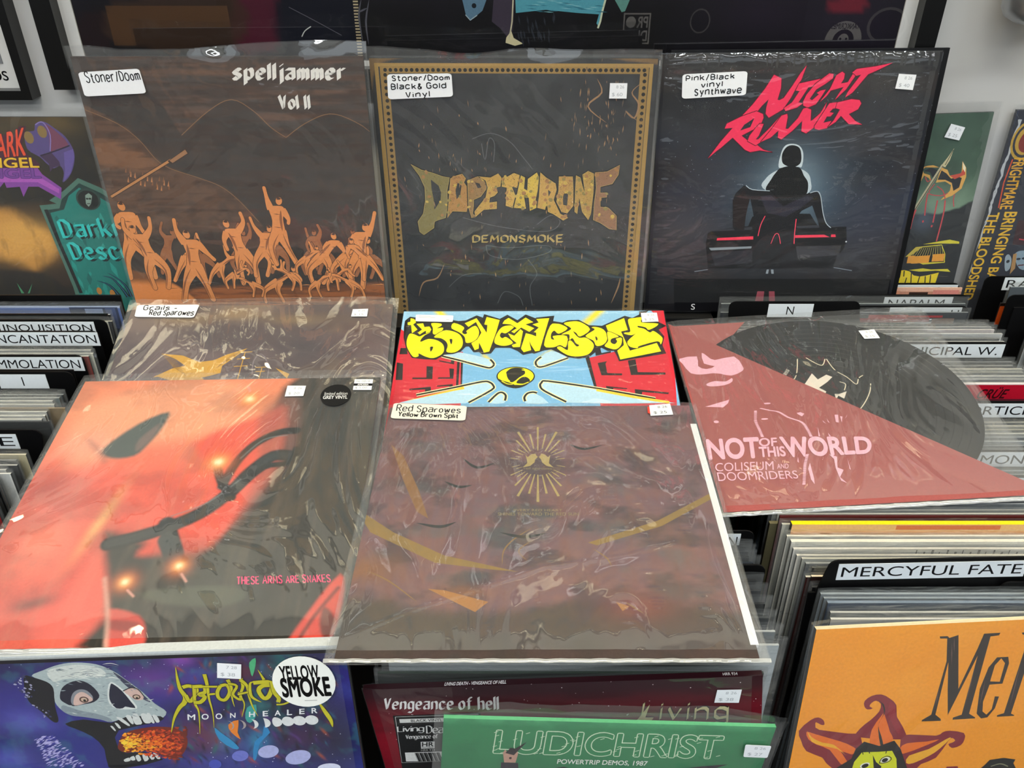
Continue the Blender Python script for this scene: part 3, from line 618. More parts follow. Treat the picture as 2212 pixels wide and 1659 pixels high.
# ---- green record with a double axe
def art_E():
    a = Art('#3f5d4b', 200, wpx=560); a.grain('#55735c', .6, 6, 7, 2); a.grain('#33503f', .5, 12, 12, 5); a.blob('#8fae94', '1689 741 1830 775', 70, .6, 50)
    a.soft('#1c2228', '1104 760 1539 795 1642 789 1731 801 1810 775 1900 748 2143 737 2376 1702 1255 1664', 5, 1, 10); a.grain('#10141a', .3, 9, 9, 7); a.blob('#5b6a80', '1626 847', 26, .6)
    a.line('#c9c2a0', '1474 902 1692 398', 7); a.line('#33231c', '1482 897 1697 403', 1.8); a.poly('#d8cfa2', '1682 398 1719 335 1753 267 1739 363 1714 418'); a.line('#15120f', '1710 399 1749 281', 1.4)
    a.poly('#e8b25a', '1666 538 1686 417 1737 437 1766 485 1824 497 1853 460 1841 371 1882 424 1899 499 1883 593 1821 649 1734 684 1793 609 1792 562 1739 531'); a.poly('#1d232b', '1675 515 1691 440 1734 465 1781 509 1843 497 1866 507 1862 583 1822 610 1793 543 1736 517'); a.poly('#d0503e', '1766 485 1846 469 1873 423 1886 480 1810 515'); a.poly('#fff3d0', '1844 378 1878 423 1881 461 1858 432')
    a.poly('#e8b25a', '1668 416 1617 396 1571 399 1517 448 1556 459 1606 475 1626 528 1601 498 1560 478 1536 543 1528 411'); a.poly('#1d232b', '1658 435 1602 414 1552 440 1601 451 1634 499')
    for s, w in (('1772 686 1783 803 1775 1033', 3), ('1710 684 1711 801 1712 870', 3), ('1618 623 1623 719 1632 808', 3), ('1550 756 1537 834 1534 919', 4), ('1838 640 1839 688 1855 742', 2), ('1658 548 1627 623 1726 646 1779 628', 2), ('1571 488 1598 527 1622 508', 2), ('1681 567 1737 607 1770 676', 2)): a.line('#d24a52', s, w, 3)
    a.ell('#d24a52', '1708 900 1628 857', 2, 3)
    y = '#e3d83a'
    a.poly(y, '1668 1055 1799 1034 1883 1022 1965 1042 1969 1060 1813 1053'); a.poly(y, '1596 1281 1711 1269 1783 1282 1921 1281 1951 1309 1825 1294 1688 1298'); a.poly(y, '1672 1220 1885 1210 1884 1224 1704 1235')
    a.poly('#10141a', '1547 1159 1614 1079 1825 1065 1872 1149 1877 1217 1583 1217'); a.line(y, '1548 1161 1615 1081 1825 1065 1870 1149 1878 1212', 2.0); a.poly('#d8c14a', '1547 1159 1614 1079 1672 1077 1577 1160')
    for i in range(14): (p, q) = P('1624 1079 1573 1165'), P('1826 1068 1855 1159'); t = i / 13; a.line('#b8b05a', [(p[0][0] * (1 - t) + q[0][0] * t, p[0][1] * (1 - t) + q[0][1] * t), (p[1][0] * (1 - t) + q[1][0] * t, p[1][1] * (1 - t) + q[1][1] * t)], 1.2)
    for x in (215, 250, 300, 345, 430, 475):
        pass
    for (u, v) in P('1592 1186 1629 1191 1676 1189 1719 1188 1798 1178 1841 1177'): a.poly('#f0a83a', [(u - .014, v - .016), (u + .014, v - .017), (u + .014, v + .016), (u - .014, v + .016)])
    a.poly('#f5dc1e', '1481 1410 1497 1283 1556 1279 1603 1292 1645 1330 1697 1342 1754 1334 1853 1311 1842 1422')
    for s in ('1527 1284 1529 1347', '1557 1285 1562 1338', '1621 1308 1637 1415', '1697 1342 1692 1417', '1745 1339 1757 1419', '1788 1330 1797 1421', '1589 1349 1582 1413'): a.line('#1d1a10', s, 2.6)
    return a

# ---- dark blue record lettered down its side
def art_F():
    a = Art('#252a3a', 160, wpx=560); a.grain('#151824', .6, 6, 6, 2); a.soft('#2f4a7c', '-37 38 -6 39 -110 1571 -151 1570', 14, .8)
    for k in range(2):
        p, q = P('40 70 -15 1395'); rd = random.Random(k)
        pts = [(p[0] + (q[0] - p[0]) * t / 30 + rd.uniform(-.006, .006), p[1] + (q[1] - p[1]) * t / 30) for t in range(31)]; a.line('#c3c8cc', pts, 4)
    a.ell('#c9a23a', '141 233', 34, 44); a.ell('#252a3a', '141 233', 29, 38); a.ell('#c9a23a', '141 233', 24, 32); a.ell('#8a2f2a', '148 242', 18, 24)
    a.txt('#f0b52c', 'FRIGHTMARE', '174 371 189 790 92 789 86 371', .03); a.line('#d8502c', '75 380 61 569 80 779', 3)
    a.txt('#f3c32e', 'BRINGING BACK', '244 815 235 1551 159 1551 143 814', .035); a.txt('#f3c32e', 'THE BLOODSHED', '101 819 88 1606 6 1605 14 818', .035)
    a.poly('#3a1a24', '270 885 619 888 690 1104 287 1100'); a.line('#c23a4a', '330 1049 421 1060 471 1030', 3, 3)
    a.poly('#8fa7b8', '335 1195 372 1153 447 1175 491 1313 411 1313', sm=3); a.ell('#23303f', '379 1227 423 1222', 5, 3); a.line('#5a2028', '392 1286 441 1281', 3); a.poly('#b98f5a', '322 1184 349 1174 376 1312 347 1366')
    a.poly('#9fb0bc', '262 1216 282 1184 320 1227 331 1312 297 1333', sm=3); a.ell('#1a222c', '296 1248', 4)
    return a

# ---- purple-brown record with a golden bird
def art_J():
    a = Art('#54423f', 180, wpx=600); a.ramp([(0, '#7c685c'), (.2, '#6c5a5a'), (.42, '#5a4a54'), (1, '#3a2c30')]); a.grain('#8a6f4a', .6, 5, 9, 2, .5, .7); a.grain('#3c2f38', .7, 5, 6, 7)
    a.blob('#54383a', '1785 343', 90, .7, 60); a.blob('#3a323c', '566 283 1382 429', 60, .7, 30); a.blob('#a5854e', '1274 152 844 99 431 142', 60, .4, 16)
    gd = '#d3a033'
    a.poly(gd, '330 478 493 498 625 561 730 545 814 493 956 433 801 598 801 666 689 703 547 663 323 699 444 619 532 594 451 533')
    a.poly(gd, '337 686 538 620 647 664 693 724 553 764')
    for i in range(8): (p, q) = P('338 483 846 485'); a.line('#9a6f22', [(p[0] + i * .007, p[1] + i * .008), (p[0] + .05 + i * .009, p[1] + .02 + i * .012)], 1.1); a.line('#9a6f22', [(q[0] - i * .006, q[1] + .003 + i * .009), (q[0] + .04 - i * .006, q[1] - .015 + i * .006)], 1.1)
    for s in ('945 468 933 769', '879 476 996 469', '897 538 990 530', '886 607 986 600', '1093 623 1086 738', '1046 618 1119 615', '1052 657 1119 653'): a.line(gd, s, 2)
    a.poly(gd, '1191 624 1300 681 1289 723'); a.line('#7d6f78', '1034 686 1022 557 1068 492 1137 602 1148 709', 2.5, 4)
    return a

# ---- red record with a dark cable and small glowing bulbs
def art_K():
    a = Art('#ee6d55', 300, wpx=740)
    a.ramp([(0, '#ee8a62'), (.15, '#f0956c'), (.45, '#ea604a'), (1, '#dd5a4a')])
    a.soft('#f3a880', '109 256 736 -3 1206 146 1042 488 550 599 188 785', 60, .8); a.blob('#e07a70', '230 1039', 70, .8, 90); a.blob('#b4504e', '93 966', 60, .45, 30, -25); a.blob('#f2a98f', '231 592', 60, .7, 50)
    a.blob('#f0b070', '521 1215', 14, .9, 90, 12); a.blob('#c0453c', '480 1558', 20, .5, 80, 20); a.blob('#f08a70', '256 1371', 60, .7, 60); a.blob('#c2504a', '327 1727', 70, .6, 25, -15); a.blob('#3d2c30', '357 1742', 40, .8, 14, -15); a.blob('#e86052', '563 1842', 90, .6, 50)
    a.soft('#232220', '1425 -12 2052 -45 2385 2086 803 2054 773 1819 685 1592 581 1314 635 1283 1122 1451 1266 1197 1360 884 1304 615 1342 369', 30, 1, 8)
    a.soft('#2e2b27', '1508 107 2098 120 2267 1767 1753 1866 1519 1135 1535 620', 60, .6); a.soft('#4c473c', '1813 67 2032 72 2216 1150 1902 783', 40, .5); a.grain('#1d1c1a', .25, 6, 9, 6)
    a.soft('#e4523f', '898 606 1252 367 1416 284 1449 774 1312 1165 1157 1389 893 1446 807 1413 1001 1192 1146 916', 26, .9); a.soft('#8f5a4e', '1252 367 1453 151 1535 620 1397 1064 1282 1264 1344 809', 30, .55); a.grain('#b99a80', .10, 40, 6, 3, .5, .8)
    a.soft('#4d5754', '337 634 491 414 654 311 653 459 608 600 552 697 416 713', 14, 1); a.soft('#8b6f68', '537 559 625 417 618 540 554 658', 12, .6); a.soft('#6a4a4a', '216 552 353 654 386 751', 26, .5)
    a.soft('#474a44', '895 1368 1360 1378 1534 1724 1359 1804 998 1713', 50, .35); a.soft('#565a4c', '936 1669 1371 1650 1461 1723 1329 1776 982 1741', 14, .6)
    a.soft('#d24c42', '766 1778 936 1822 1004 1930 994 2007 832 2004 798 1873', 10, .9); a.soft('#7a2f2e', '801 1847 948 1863 939 1908 819 1900', 10, .7)
    a.soft('#d8483c', '1941 1588 1976 1761 1920 2026 1734 2022 1796 1840', 10, .95); a.soft('#3a2a28', '1884 1787 1955 1870 1925 1988 1876 1895', 10, .8); a.brush('#7c2a26', '1776 1998 1844 1841 1941 1676', 8, 8)
    a.brush('#d7a795', '827 2004 773 1819 680 1592', 9, 10, .7)
    # cable
    for c, w, f in (('#15181a', 34, 8), ('#272c2e', 20, 8)): a.brush(c, '624 1363 845 1287 1071 1160 1218 990 1296 846 1410 715 1524 718', w, f)
    a.brush('#15181a', '1154 952 1194 768 1275 614 1400 516 1514 498', 22, 7); a.brush('#15181a', '1226 1025 1372 810 1506 775 1542 660', 16, 6); a.brush('#202628', '904 1223 963 1338 1011 1433', 34, 8); a.brush('#2c3436', '942 1338 1008 1449', 40, 8)
    a.brush('#7a8688', '916 1173 1103 1075 1252 900', 3, 3, .7); a.brush('#7a8688', '1214 730 1324 575 1463 538', 3, 3, .7); a.brush('#15181a', '1090 804 1140 916 1230 1043', 20, 6)
    for s, r in (('1085 758', 18), ('1156 199', 17), ('1057 1517', 12), ('796 1615', 12)):
        a.blob('#e8702c', s, r * 1.9, .8); a.blob('#ffc070', s, r, .95); a.blob('#fff4c8', s, r * .5, 1)
    for s in ('1085 1571 1122 1618', '826 1667 869 1705', '1139 122 1117 75'): a.brush('#e0a090', s, 5, 4, .8)
    a.pen('#ee3f78', 'THESE ARMS ARE SNAKES', '1388 1595 1884 1593 1896 1637 1399 1642', 2.5, jitter=.06, gap=1.6)
    return a

# ---- blue and red record with fat yellow lettering
def art_L():
    a = Art('#6fb3e0', 120, wpx=600); a.ramp([(0, '#9acdec'), (.25, '#7fbbe4'), (1, '#7fbfe8')]); a.blob('#a6d3ee', '55 31', 60, .6)
    a.brush('#f3e22e', '260 -12 320 77', 16, 12); a.brush('#f3e22e', '1515 -5 1397 140', 18, 14); a.brush('#eadb60', '1129 450 1060 517', 9, 12); a.brush('#eadb60', '639 495 677 542', 9, 10)
    a.poly('#d5303f', '-9 205 59 261 97 454 481 455 487 475 496 966 519 1761 -204 1763 -19 650'); a.poly('#e8404c', '431 966 496 966 482 468 468 468'); a.poly('#d5303f', '1905 -3 2006 -3 2056 718 1919 1759 1570 1760 1452 961 1396 524 1606 452 1916 420 1947 143 1929 41')
    k = '#2c2626'
    for s in ('1376 524 1404 511 1460 968 1447 968', '468 468 486 468 499 966 492 966', '228 605 274 609 280 736 135 736 138 720 236 720', '393 628 428 632 429 733 318 733 321 720 404 718', '312 544 401 567 401 541 426 541 425 587 318 557', '126 832 275 811 282 869 237 881 238 838 128 845',
              '316 801 428 786 431 826 405 832 405 805 319 811', '446 561 466 554 469 796 452 802', '1461 577 1530 557 1517 583 1524 679 1629 683 1627 702 1481 701', '1680 551 1736 538 1741 670 1937 674 1934 696 1690 699', '1505 807 1652 829 1652 838 1556 829 1550 859 1511 847',
              '1704 838 1940 872 1930 887 1754 865 1746 901 1704 889', '1448 418 1489 418 1495 472 1565 452 1564 469 1452 501', '8 566 55 579 68 745 19 745', '19 413 65 413 77 480 17 480', '1520 883 1543 889 1545 925 1521 925', '1812 11 1886 -3 1858 33 1808 55'): a.poly(k, s)
    # rays round the ball
    for sh, ol in (('340 488 490 541 666 616 702 607 706 574 677 535 467 462', '332 501 491 557 648 616 689 623 711 600 710 574 686 538'), ('125 947 445 839 632 771 685 771 708 802 700 833 531 971 106 970', '181 893 444 820 632 765 685 768 715 802 705 845 549 966'),
                   ('692 971 755 888 789 882 803 924 796 971', '687 962 746 882 780 870 805 900 800 948'), ('943 972 938 912 964 876 999 870 1103 972', '941 954 934 918 956 879 995 867 1022 876'), ('1057 778 1105 769 1437 834 1896 955 1894 973 1223 967 1099 870 1052 821', '1223 960 1077 858 1045 809 1057 772 1101 760 1429 828 1838 931'),
                   ('1242 517 1081 605 1031 608 1018 569 1050 517 1129 450', '1251 524 1081 608 1031 614 1014 575 1027 543 1055 513')):
        a.poly('#b9ddf0', sh, sm=2); a.line('#f4eeb8', ol, 9, 3); a.line('#141414', ol, 4.5, 3)
    a.line('#f6cf3c', '125 947 445 845 510 823', 9, 0, 3); a.line('#f6cf3c', '1437 847 1684 913 1929 967', 7)
    # ball
    a.ell('#12130f', '872 710', 41, 29, 0, 36); a.ell('#f3ea14', '872 709', 38.5, 26.5, 0, 36)
    for s in ('805 668 838 632 883 623 924 636 938 684 898 722 862 762 836 769 813 722 807 690', '877 773 911 725 947 719 974 752 951 781 907 785', '753 734 769 750 805 765 854 787 885 806 969 772 934 809 872 830 810 812 770 778'): a.poly('#20211c', s, sm=3)
    a.line('#f3ea14', '768 715 795 740 831 756', 2.5, 3); a.line('#f3ea14', '774 759 814 787 852 791', 2.5, 3); a.line('#f3ea14', '880 793 920 793 964 769', 2.5, 3); a.line('#f3ea14', '915 646 942 656', 2, 3)
    a.poly('#232323', '20 184 20 112 54 65 103 76 385 106 429 117 486 110 565 52 614 78 622 38 744 93 801 46 879 109 941 43 1017 88 ' + '1021 80 1161 58 1150 121 1221 138 1260 112 1346 107 1419 169 1518 176 1697 62 1753 88 1809 48 1947 135 2004 178 1938 221 1971 297 1947 393 1964 480 1616 561 1603 499 1588 452 1542 452 1498 418 1445 472 1401 518 1328 534 1246 517 1184 471 1130 434 1079 444 1005 480 991 473 ' + '983 473 923 493 882 450 826 416 720 415 689 476 625 485 601 462 560 462 524 401 501 401 467 455 413 481 349 488 289 540 206 534 113 520 61 420 30 303')
    y = '#f6ee12'
    for n_, loops in enumerate((('41 133 62 123 60 83 85 90 104 112 106 134 87 155 125 212 87 255 71 162 47 162',), ('110 148 162 141 175 184 213 177 230 213 215 262 192 262 191 227 180 234 147 269 131 248 159 213',), ('224 142 296 145 303 171 272 199 316 192 312 227 268 269 244 255 241 199',),
                  ('59 303 73 258 112 269 147 290 178 269 228 245 188 276 164 318 162 349 215 318 272 328 322 366 342 421 331 481 270 524 208 507 159 474 160 504 121 510 71 420 57 358', '237 407 260 407 246 457'), ('256 297 321 227 388 231 447 270 475 340 469 414 422 465 361 458 366 394 349 346 309 311', '375 325 396 325 392 380'),
                  ('381 199 396 139 476 189 464 242 485 267 503 253 497 228 560 172 592 239 581 312 545 354 499 360 486 298 446 249',), ('478 143 566 85 603 158 649 250 651 165 627 158 643 71 744 108 720 250 675 456 638 469 597 361 597 425 568 442 539 367 581 326 609 250 563 130 509 186',),
                  ('709 354 725 264 765 187 827 169 856 187 795 258 762 250 749 285 768 313 796 299 848 362 798 395 742 388',), ('765 151 778 115 811 83 879 145 941 80 1000 134 941 159 1007 202 969 244 908 195 856 258 833 240 875 202 827 159',), ('809 258 857 286 903 212 922 237 900 409 849 412 839 389 876 368 834 320',),
                  ('928 466 907 426 943 258 983 272 ' + '1020 293 1020 252 1001 248 1040 195 992 160 1040 138 1021 98 1122 88 1044 450 1012 457 982 389 966 335 ' + '967 335 983 443',), ('1077 390 1127 174 1178 153 1220 168 1257 210 1189 266 1157 231 1133 266 1132 322 1155 328 1146 290 1249 291 1238 411 1195 390 1144 414',),
                  ('1230 153 1278 129 1354 133 1426 218 1347 298 1321 260 1298 242 1337 309 1389 309 1437 364 1441 418 1403 485 1329 511 1247 497 1173 424 1199 404 1249 444 1256 356 1280 343 1315 404 1336 391 1312 370 1290 315 1266 336 1266 274 1208 273 1285 211',), ('1387 291 1459 222 1437 197 1470 190 1525 219 1549 289 1537 357 1500 395 1460 398 1443 343', '1464 295 1476 323 1466 343 1460 316'),
                  ('1546 176 1690 91 1707 227 1655 244 1704 452 1908 369 1930 460 1626 545 1611 452 1664 392 1664 306 1642 289 1557 234',), ('1554 243 1634 297 1579 323 1571 364 1598 381 1618 351 1611 323 1655 313 1643 392 1603 437 1553 425 1522 398 1552 344',), ('1717 113 1767 91 1829 84 1819 142 1945 157 1867 227 1842 199 1787 181 1790 199 1831 213 1869 255 1899 238 1952 304 1952 345 1934 386 1914 352 1771 406 1769 426 1710 412 1693 355 1760 269 1730 286 1676 268 1686 254 1725 241',))):
        k_ = 3 if n_ in (2, 3, 4, 5, 7, 11, 12, 13, 15, 16) else 0
        a.line('#141414', P(loops[0]), 3, k_, 0, True); a.poly(y, *loops, sm=k_)
    return a

# ---- maroon record with a ring of golden rays
def art_M():
    a = Art('#75565c', 300, wpx=780); a.grain('#805856', .7, 9, 14, 2); a.grain('#3c3438', .7, 10, 16, 5, .5, .68); a.grain('#4a6062', .4, 7, 12, 8, .55, .75); a.grain('#7a4a3a', .3, 60, 12, 11, .5, .8, 2)
    a.soft('#39332e', '-99 1746 119 1659 594 1748 1289 1662 2056 1751 2009 2045 -62 2043', 40, .85, 20); a.soft('#47423b', '-52 1628 260 1659 596 1776 384 1940 -16 1940', 40, .6); a.blob('#8a5a30', '86 1441', 60, .8, 40); a.blob('#a4662f', '609 1600', 50, .45, 16); a.blob('#8a3a34', '1472 1692', 80, .6, 40); a.blob('#7a4630', '124 576', 30, .6, 70)
    for s, c in (('-79 1029 173 1170 470 1344 868 1461 722 1444 425 1397 44 1169 -62 1096', '#8d7139'), ('57 395 150 510 279 829 356 1062 284 1005 179 747', '#8a6238'), ('402 1575 489 1585 717 1661 653 1725', '#a8733c'), ('1246 1253 1645 1088 2053 850 2057 897 1665 1128 1294 1274', '#8d7139'), ('1359 1662 1425 1692 1388 1721', '#a8733c')): a.poly(c, s)
    for s in ('782 1412 788 1312 842 1226 944 1138', '917 1386 868 1313 931 1244', '1268 1297 1337 1365 1361 1431', '62 1448 194 1522 354 1659', '1405 1663 1490 1736'): a.line('#8d6a3a', s, 3.5, 4, 2)
    for s in ('520 535 610 623 722 581', '423 748 509 798 590 783', '764 1173 893 1209 1020 1182', '294 1098 427 1128 515 1092', '1184 405 1268 452 1386 417'): a.line('#26282a', s, 9, 4, 2)
    g = '#b09c63'; C = P('980 589')[0]; rd = random.Random(3)
    for p, q, w in (('860 277 ', '938 472', 34), ('936 300', '959 447', 26), ('987 227', '984 465', 28), ('1036 301', '1011 448', 24), ('1107 279', '1030 473', 34), ('849 363', '921 481', 24), ('1123 368', '1049 482', 24), ('819 462', '893 507', 20), ('861 451', '907 492', 18), ('1148 465', '1077 509', 20), ('1106 453', '1064 493', 18),
                    ('817 537', '874 551', 14), ('849 520', '881 531', 12), ('1149 542', '1094 553', 14), ('1117 524', '1089 533', 12), ('825 622', '873 605', 12), ('851 638', '884 624', 12), ('1147 623', '1095 607', 12), ('817 698', '890 650', 18), ('857 711', '905 667', 18), ('1148 701', '1079 652', 18), ('1108 713', '1062 668', 18),
                    ('844 791', '920 679', 26), ('861 883', '939 689', 32), ('927 862', '962 691', 28), ('978 932', '981 695', 34), ('1030 862', '1007 696', 28), ('1099 885', '1031 690', 32), ('1118 797', '1044 680', 26)):
        o, i = P(p)[0], P(q)[0]; dx, dy = o[0] - i[0], o[1] - i[1]; l = math.hypot(dx, dy); k = w / 5.027 / 2 * PX * .78
        a.raw([(o[0] - dy / l * k, o[1] + dx / l * k), (o[0] + dy / l * k, o[1] - dx / l * k), (i[0] + dy / l * k * .5, i[1] - dx / l * k * .5), (i[0] - dy / l * k * .5, i[1] + dx / l * k * .5)], [(0, 1, 2, 3)], g)
    for s in ('907 509 921 532 941 505 970 497 975 519 984 528 966 554 963 580 935 614 890 627 918 588 915 554', '1061 511 1046 533 1027 506 1004 497 998 519 989 528 1003 554 1008 581 1036 615 1077 629 1050 590 1054 555'): a.poly(g, s)
    a.txt('#8d7d5a', 'red sparowes', '897 623 1066 628 1065 658 897 653'); a.txt('#9c8a5e', 'EVERY RED HEART', '839 991 1116 993 1115 1011 839 1009', -.005); a.txt('#9c8a5e', 'SHINES TOWARD THE RED SUN', '749 1019 1207 1022 1206 1046 749 1043', -.005)
    return a

# ---- violet record with a skull breathing fire
def art_O():
    a = Art('#2a2470', 300, wpx=880); a.ramp([(0, '#2a2560'), (.1, '#342f86'), (1, '#2a3a90')]); a.grain('#4a55b0', .5, 6, 9, 2); a.grain('#1a1848', .5, 7, 10, 5)
    a.blob('#6a3a90', '1019 131', 70, .8, 40); a.blob('#2c2068', '904 332', 60, .6, 40); a.blob('#101020', '1610 360 1867 551', 130, .85, 120); a.blob('#15141c', '1702 73', 90, .75, 40); a.blob('#6a2a30', '1469 92', 55, .6, 30); a.blob('#8a4ab0', '1184 10', 30, .8, 18); a.blob('#1f6f70', '1688 16 1521 326', 26, .6, 30)
    a.blob('#2f8fc0', '1324 499 1486 536', 26, .8, 40, 20); a.blob('#7a3a24', '1205 495', 70, .6, 50); a.blob('#4a2250', '1681 513', 60, .6, 40); a.blob('#1c2a80', '503 498', 120, .6, 60); a.grain('#3f8f90', .2, 26, 26, 12, .55, .7)
    a.blob('#6a6ad0', '319 369 154 610', 60, .5, 34); a.dots('#dfe4ff', 60, '1159 23 1942 709', .5, 1.3, 2); a.dots('#dfe4ff', 40, '308 -12 1117 222', .5, 1.2, 8)
    for i in range(260):
        rd = random.Random(i); p = a._quad(rd.random(), rd.random(), P('314 466 409 469 531 684 336 676')); a.line('#b9b4e6' if i % 3 else '#4040a0', [p, (p[0] + .012, p[1] - .006)], rd.uniform(1.5, 4), 0, 2)
    for i in range(230):
        rd = random.Random(i + 200); p = a._quad(rd.random(), rd.random(), P('1140 -34 1963 0 1869 709 990 676')); c = rd.choice(('#7a2e2a', '#2a6a8a', '#55307a', '#b0522e', '#1f6e66', '#14121a', '#2a2458', '#16182c', '#1f3a60', '#0f1018'))
        e = ((a.U - p[0]) ** 2 < .0016) & ((a.V - p[1]) ** 2 < .0016)
        if e.any():
            r = rd.uniform(3, 8); ang = R(rd.uniform(40, 130)); du, dv = a.U - p[0], a.V - p[1]
            a.mix(c, .75 * np.exp(-((du * math.cos(ang) + dv * math.sin(ang)) / (r * 2 / 880)) ** 2 - ((-du * math.sin(ang) + dv * math.cos(ang)) / (r * .6 / 880)) ** 2))
    # skull
    a.poly('#14131c', '382 76 426 88 486 116 509 159 487 275 482 362 453 372 410 305 363 238 362 164', sm=3)
    for i in range(60):
        rd = random.Random(i + 50); p = a._quad(rd.random(), rd.random() ** 2, P('309 125 384 70 470 372 421 359')); a.ell('#a9a8c8' if i % 2 else '#3a3a66', [p], rd.uniform(1, 4), rd.uniform(1, 3), 30, 7)
    a.poly('#aebcbd', '420 77 489 44 573 14 659 4 761 19 835 63 885 117 952 198 999 274 1047 330 998 377 916 357 829 359 750 383 698 365 616 345 554 332 516 298 495 243 509 159 486 116', sm=3)
    a.poly('#8b989f', '516 298 554 332 616 345 698 365 750 383 751 361 686 326 605 302 532 266', sm=3); a.poly('#d4dad4', '503 55 578 27 681 18 776 45 790 92 678 98 575 104 520 118', sm=3); a.poly('#3c3f58', '833 68 905 144 955 219 980 263 942 240 877 153', sm=3)
    for i in range(26):
        rd = random.Random(i + 9); p = a._quad(rd.random(), rd.random(), P('490 39 803 20 801 113 547 113')); a.line('#7d868c' if i % 2 else '#eceee6', [p, (p[0] + .02, p[1] - .003), (p[0] + .04, p[1] + .004)], rd.uniform(.8, 2), 3, 2)
    a.poly('#1c1b30', '526 223 551 161 599 126 657 115 704 146 731 210 695 251 636 265 582 274 548 256', sm=3); a.poly('#8b8f96', '576 247 598 194 639 170 678 182 694 230 642 260 591 271', sm=3); a.poly('#d9b9ae', '589 247 610 205 647 186 676 208 690 241 637 260 591 271', sm=3)
    a.ell('#5a4038', '646 235', 10.5, 8.5); a.ell('#d0b6a0', '646 235', 7, 5.5); a.ell('#0c0a0a', '648 240', 3.2)
    a.poly('#dfe4e0', '771 212 794 144 818 132 861 184 895 259 903 302 842 305 796 298 769 265', sm=2); a.poly('#1b1c34', '780 212 801 150 816 143 852 189 882 259 895 299 846 287 831 297 797 296 778 255', sm=2)
    a.poly('#d9b9ae', '860 189 898 172 930 181 951 219 945 245 915 249 893 233', sm=3); a.ell('#5a4038', '916 228', 9, 7); a.ell('#d0b6a0', '916 228', 6, 4.5); a.ell('#0c0a0a', '917 235', 2.8); a.line('#14131c', '856 189 899 170 934 181 954 224', 2.5, 3)
    a.poly('#101018', '510 385 612 361 749 389 831 354 1011 355 995 393 776 439 745 532 776 590 873 588 963 642 752 692 665 683 673 558 628 472 554 419', sm=2)
    for s in ('766 389 782 395 791 423 779 425', '739 410 752 411 761 438 754 441', '782 357 808 358 841 403 830 411', '832 348 859 344 864 396 851 398', '867 344 895 335 908 395 888 405 868 399', '911 341 938 336 956 391 933 399 918 390', '941 342 960 334 973 392 959 397', '970 348 991 349 1000 388 981 395',
              '757 635 786 622 791 642 762 649', '790 624 815 611 818 637 799 642', '823 614 843 604 849 638 829 649', '861 604 880 597 890 634 864 650', '893 600 911 595 922 629 902 640', '920 595 936 602 952 631 934 636'): a.poly('#d7dbd8', s, sm=2)
    a.poly('#7a2410', '748 541 784 478 836 444 923 426 988 423 1080 440 1118 508 1088 590 1034 639 984 626 930 593 867 578 785 589 750 569', sm=3)
    fq = P('778 467 1144 426 1055 646 766 575')
    for i in range(420):
        rd = random.Random(i + 7); x = rd.random() ** .8; y = min(1, max(0, rd.gauss(.5, .26))); p = a._quad(x, y, fq); h = x + abs(y - .6) * .7 + rd.uniform(-.22, .22)
        a.ell(('#ffd83c', '#fdb52a', '#f8901e', '#ee6a1a', '#d9481a', '#a83416', '#6e2414')[min(6, max(0, int(h * 5.2)))], [p], rd.uniform(2, 6.5), rd.uniform(1.2, 3.4), rd.uniform(-50, 30), 8)
    for i in range(150):
        rd = random.Random(i + 900); p = a._quad(rd.random(), rd.random(), P('468 27 863 33 1023 361 533 331'))
        if inside(p, spline(P('427 83 487 49 571 19 658 9 760 24 833 68 884 122 951 203 998 279 1034 329 991 371 917 352 831 354 751 378 699 359 617 340 556 327 517 293 500 244 513 159 490 116'), 3)) and not inside(p, P('518 223 553 156 600 121 658 110 710 141 740 211 693 262 589 279 542 261')) and not inside(p, P('765 212 791 139 820 124 872 174 964 220 951 256 904 313 793 309')):
            a.line(rd.choice(('#c8d0cc', '#8a969c', '#76828c', '#dfe4dc', '#9aa8ae')), [p, (p[0] + rd.uniform(.004, .02), p[1] + rd.uniform(-.006, .008))], rd.uniform(1, 3.2), 0, 2)
    for s, c in (('1522 38 1557 11 1549 58 1523 123 1518 85', '#4cb07a'), ('1273 438 1299 470 1345 523 1376 576 1343 580 1282 515', '#2f8fc4'), ('1528 438 1510 498 1463 538 1436 651 1452 652 1489 549 1553 480', '#2a86c0'), ('1348 421 1405 393 1386 473 1394 520 1354 472', '#e8862c'), ('1462 316 1512 298 1495 377 1460 415 1442 384', '#3aa09a')): a.poly(c, s, sm=2)
    mo = '#aeb3e2'
    for s, r1, r2, ro, c in (('1372 629', 20, 15, -22, '#6f78cc'), ('1523 606', 25, 17.5, -20, mo), ('1671 650', 31, 19.5, -20, mo), ('1231 680', 15, 13, -30, '#4a56b8'), ('1821 729', 27, 14, -5, '#d8dcf2')): a.ell(c, s, r1, r2, ro, 26)
    ye = '#c9c21e'
    for s, w, t in (('1153 51 1147 118 1148 185 1164 235 1150 274 1121 302 1079 370 1046 460', 11, 2), ('1162 176 1195 168 1230 189 1209 237 1180 265 1168 225', 9, 0), ('1223 164 1205 276 1213 335 1191 476', 9, 1), ('1217 174 1268 176 1269 210 1235 223 1263 239 1233 272 1202 271', 9, 0), ('1287 99 1288 172 1281 249 1283 343 1271 438', 9, 1), ('1260 175 1322 178 1357 179', 5, 0), ('1286 225 1329 222', 5, 0),
                    ('1354 174 1386 171 1393 215 1361 262 1332 251 1331 212 1354 174', 8, 0), ('1396 137 1406 186 1398 254 1400 308', 9, 1), ('1395 161 1435 178 1406 230 1439 265 1440 216', 6, 0), ('1463 131 1466 179 1444 236 1453 295 1426 374', 9, 1), ('1458 140 1486 180 1485 248 1493 317 1509 372', 9, 1), ('1430 231 1487 218', 5, 0), ('1528 157 1504 166 1495 238 1517 268 1542 284', 7, 2),
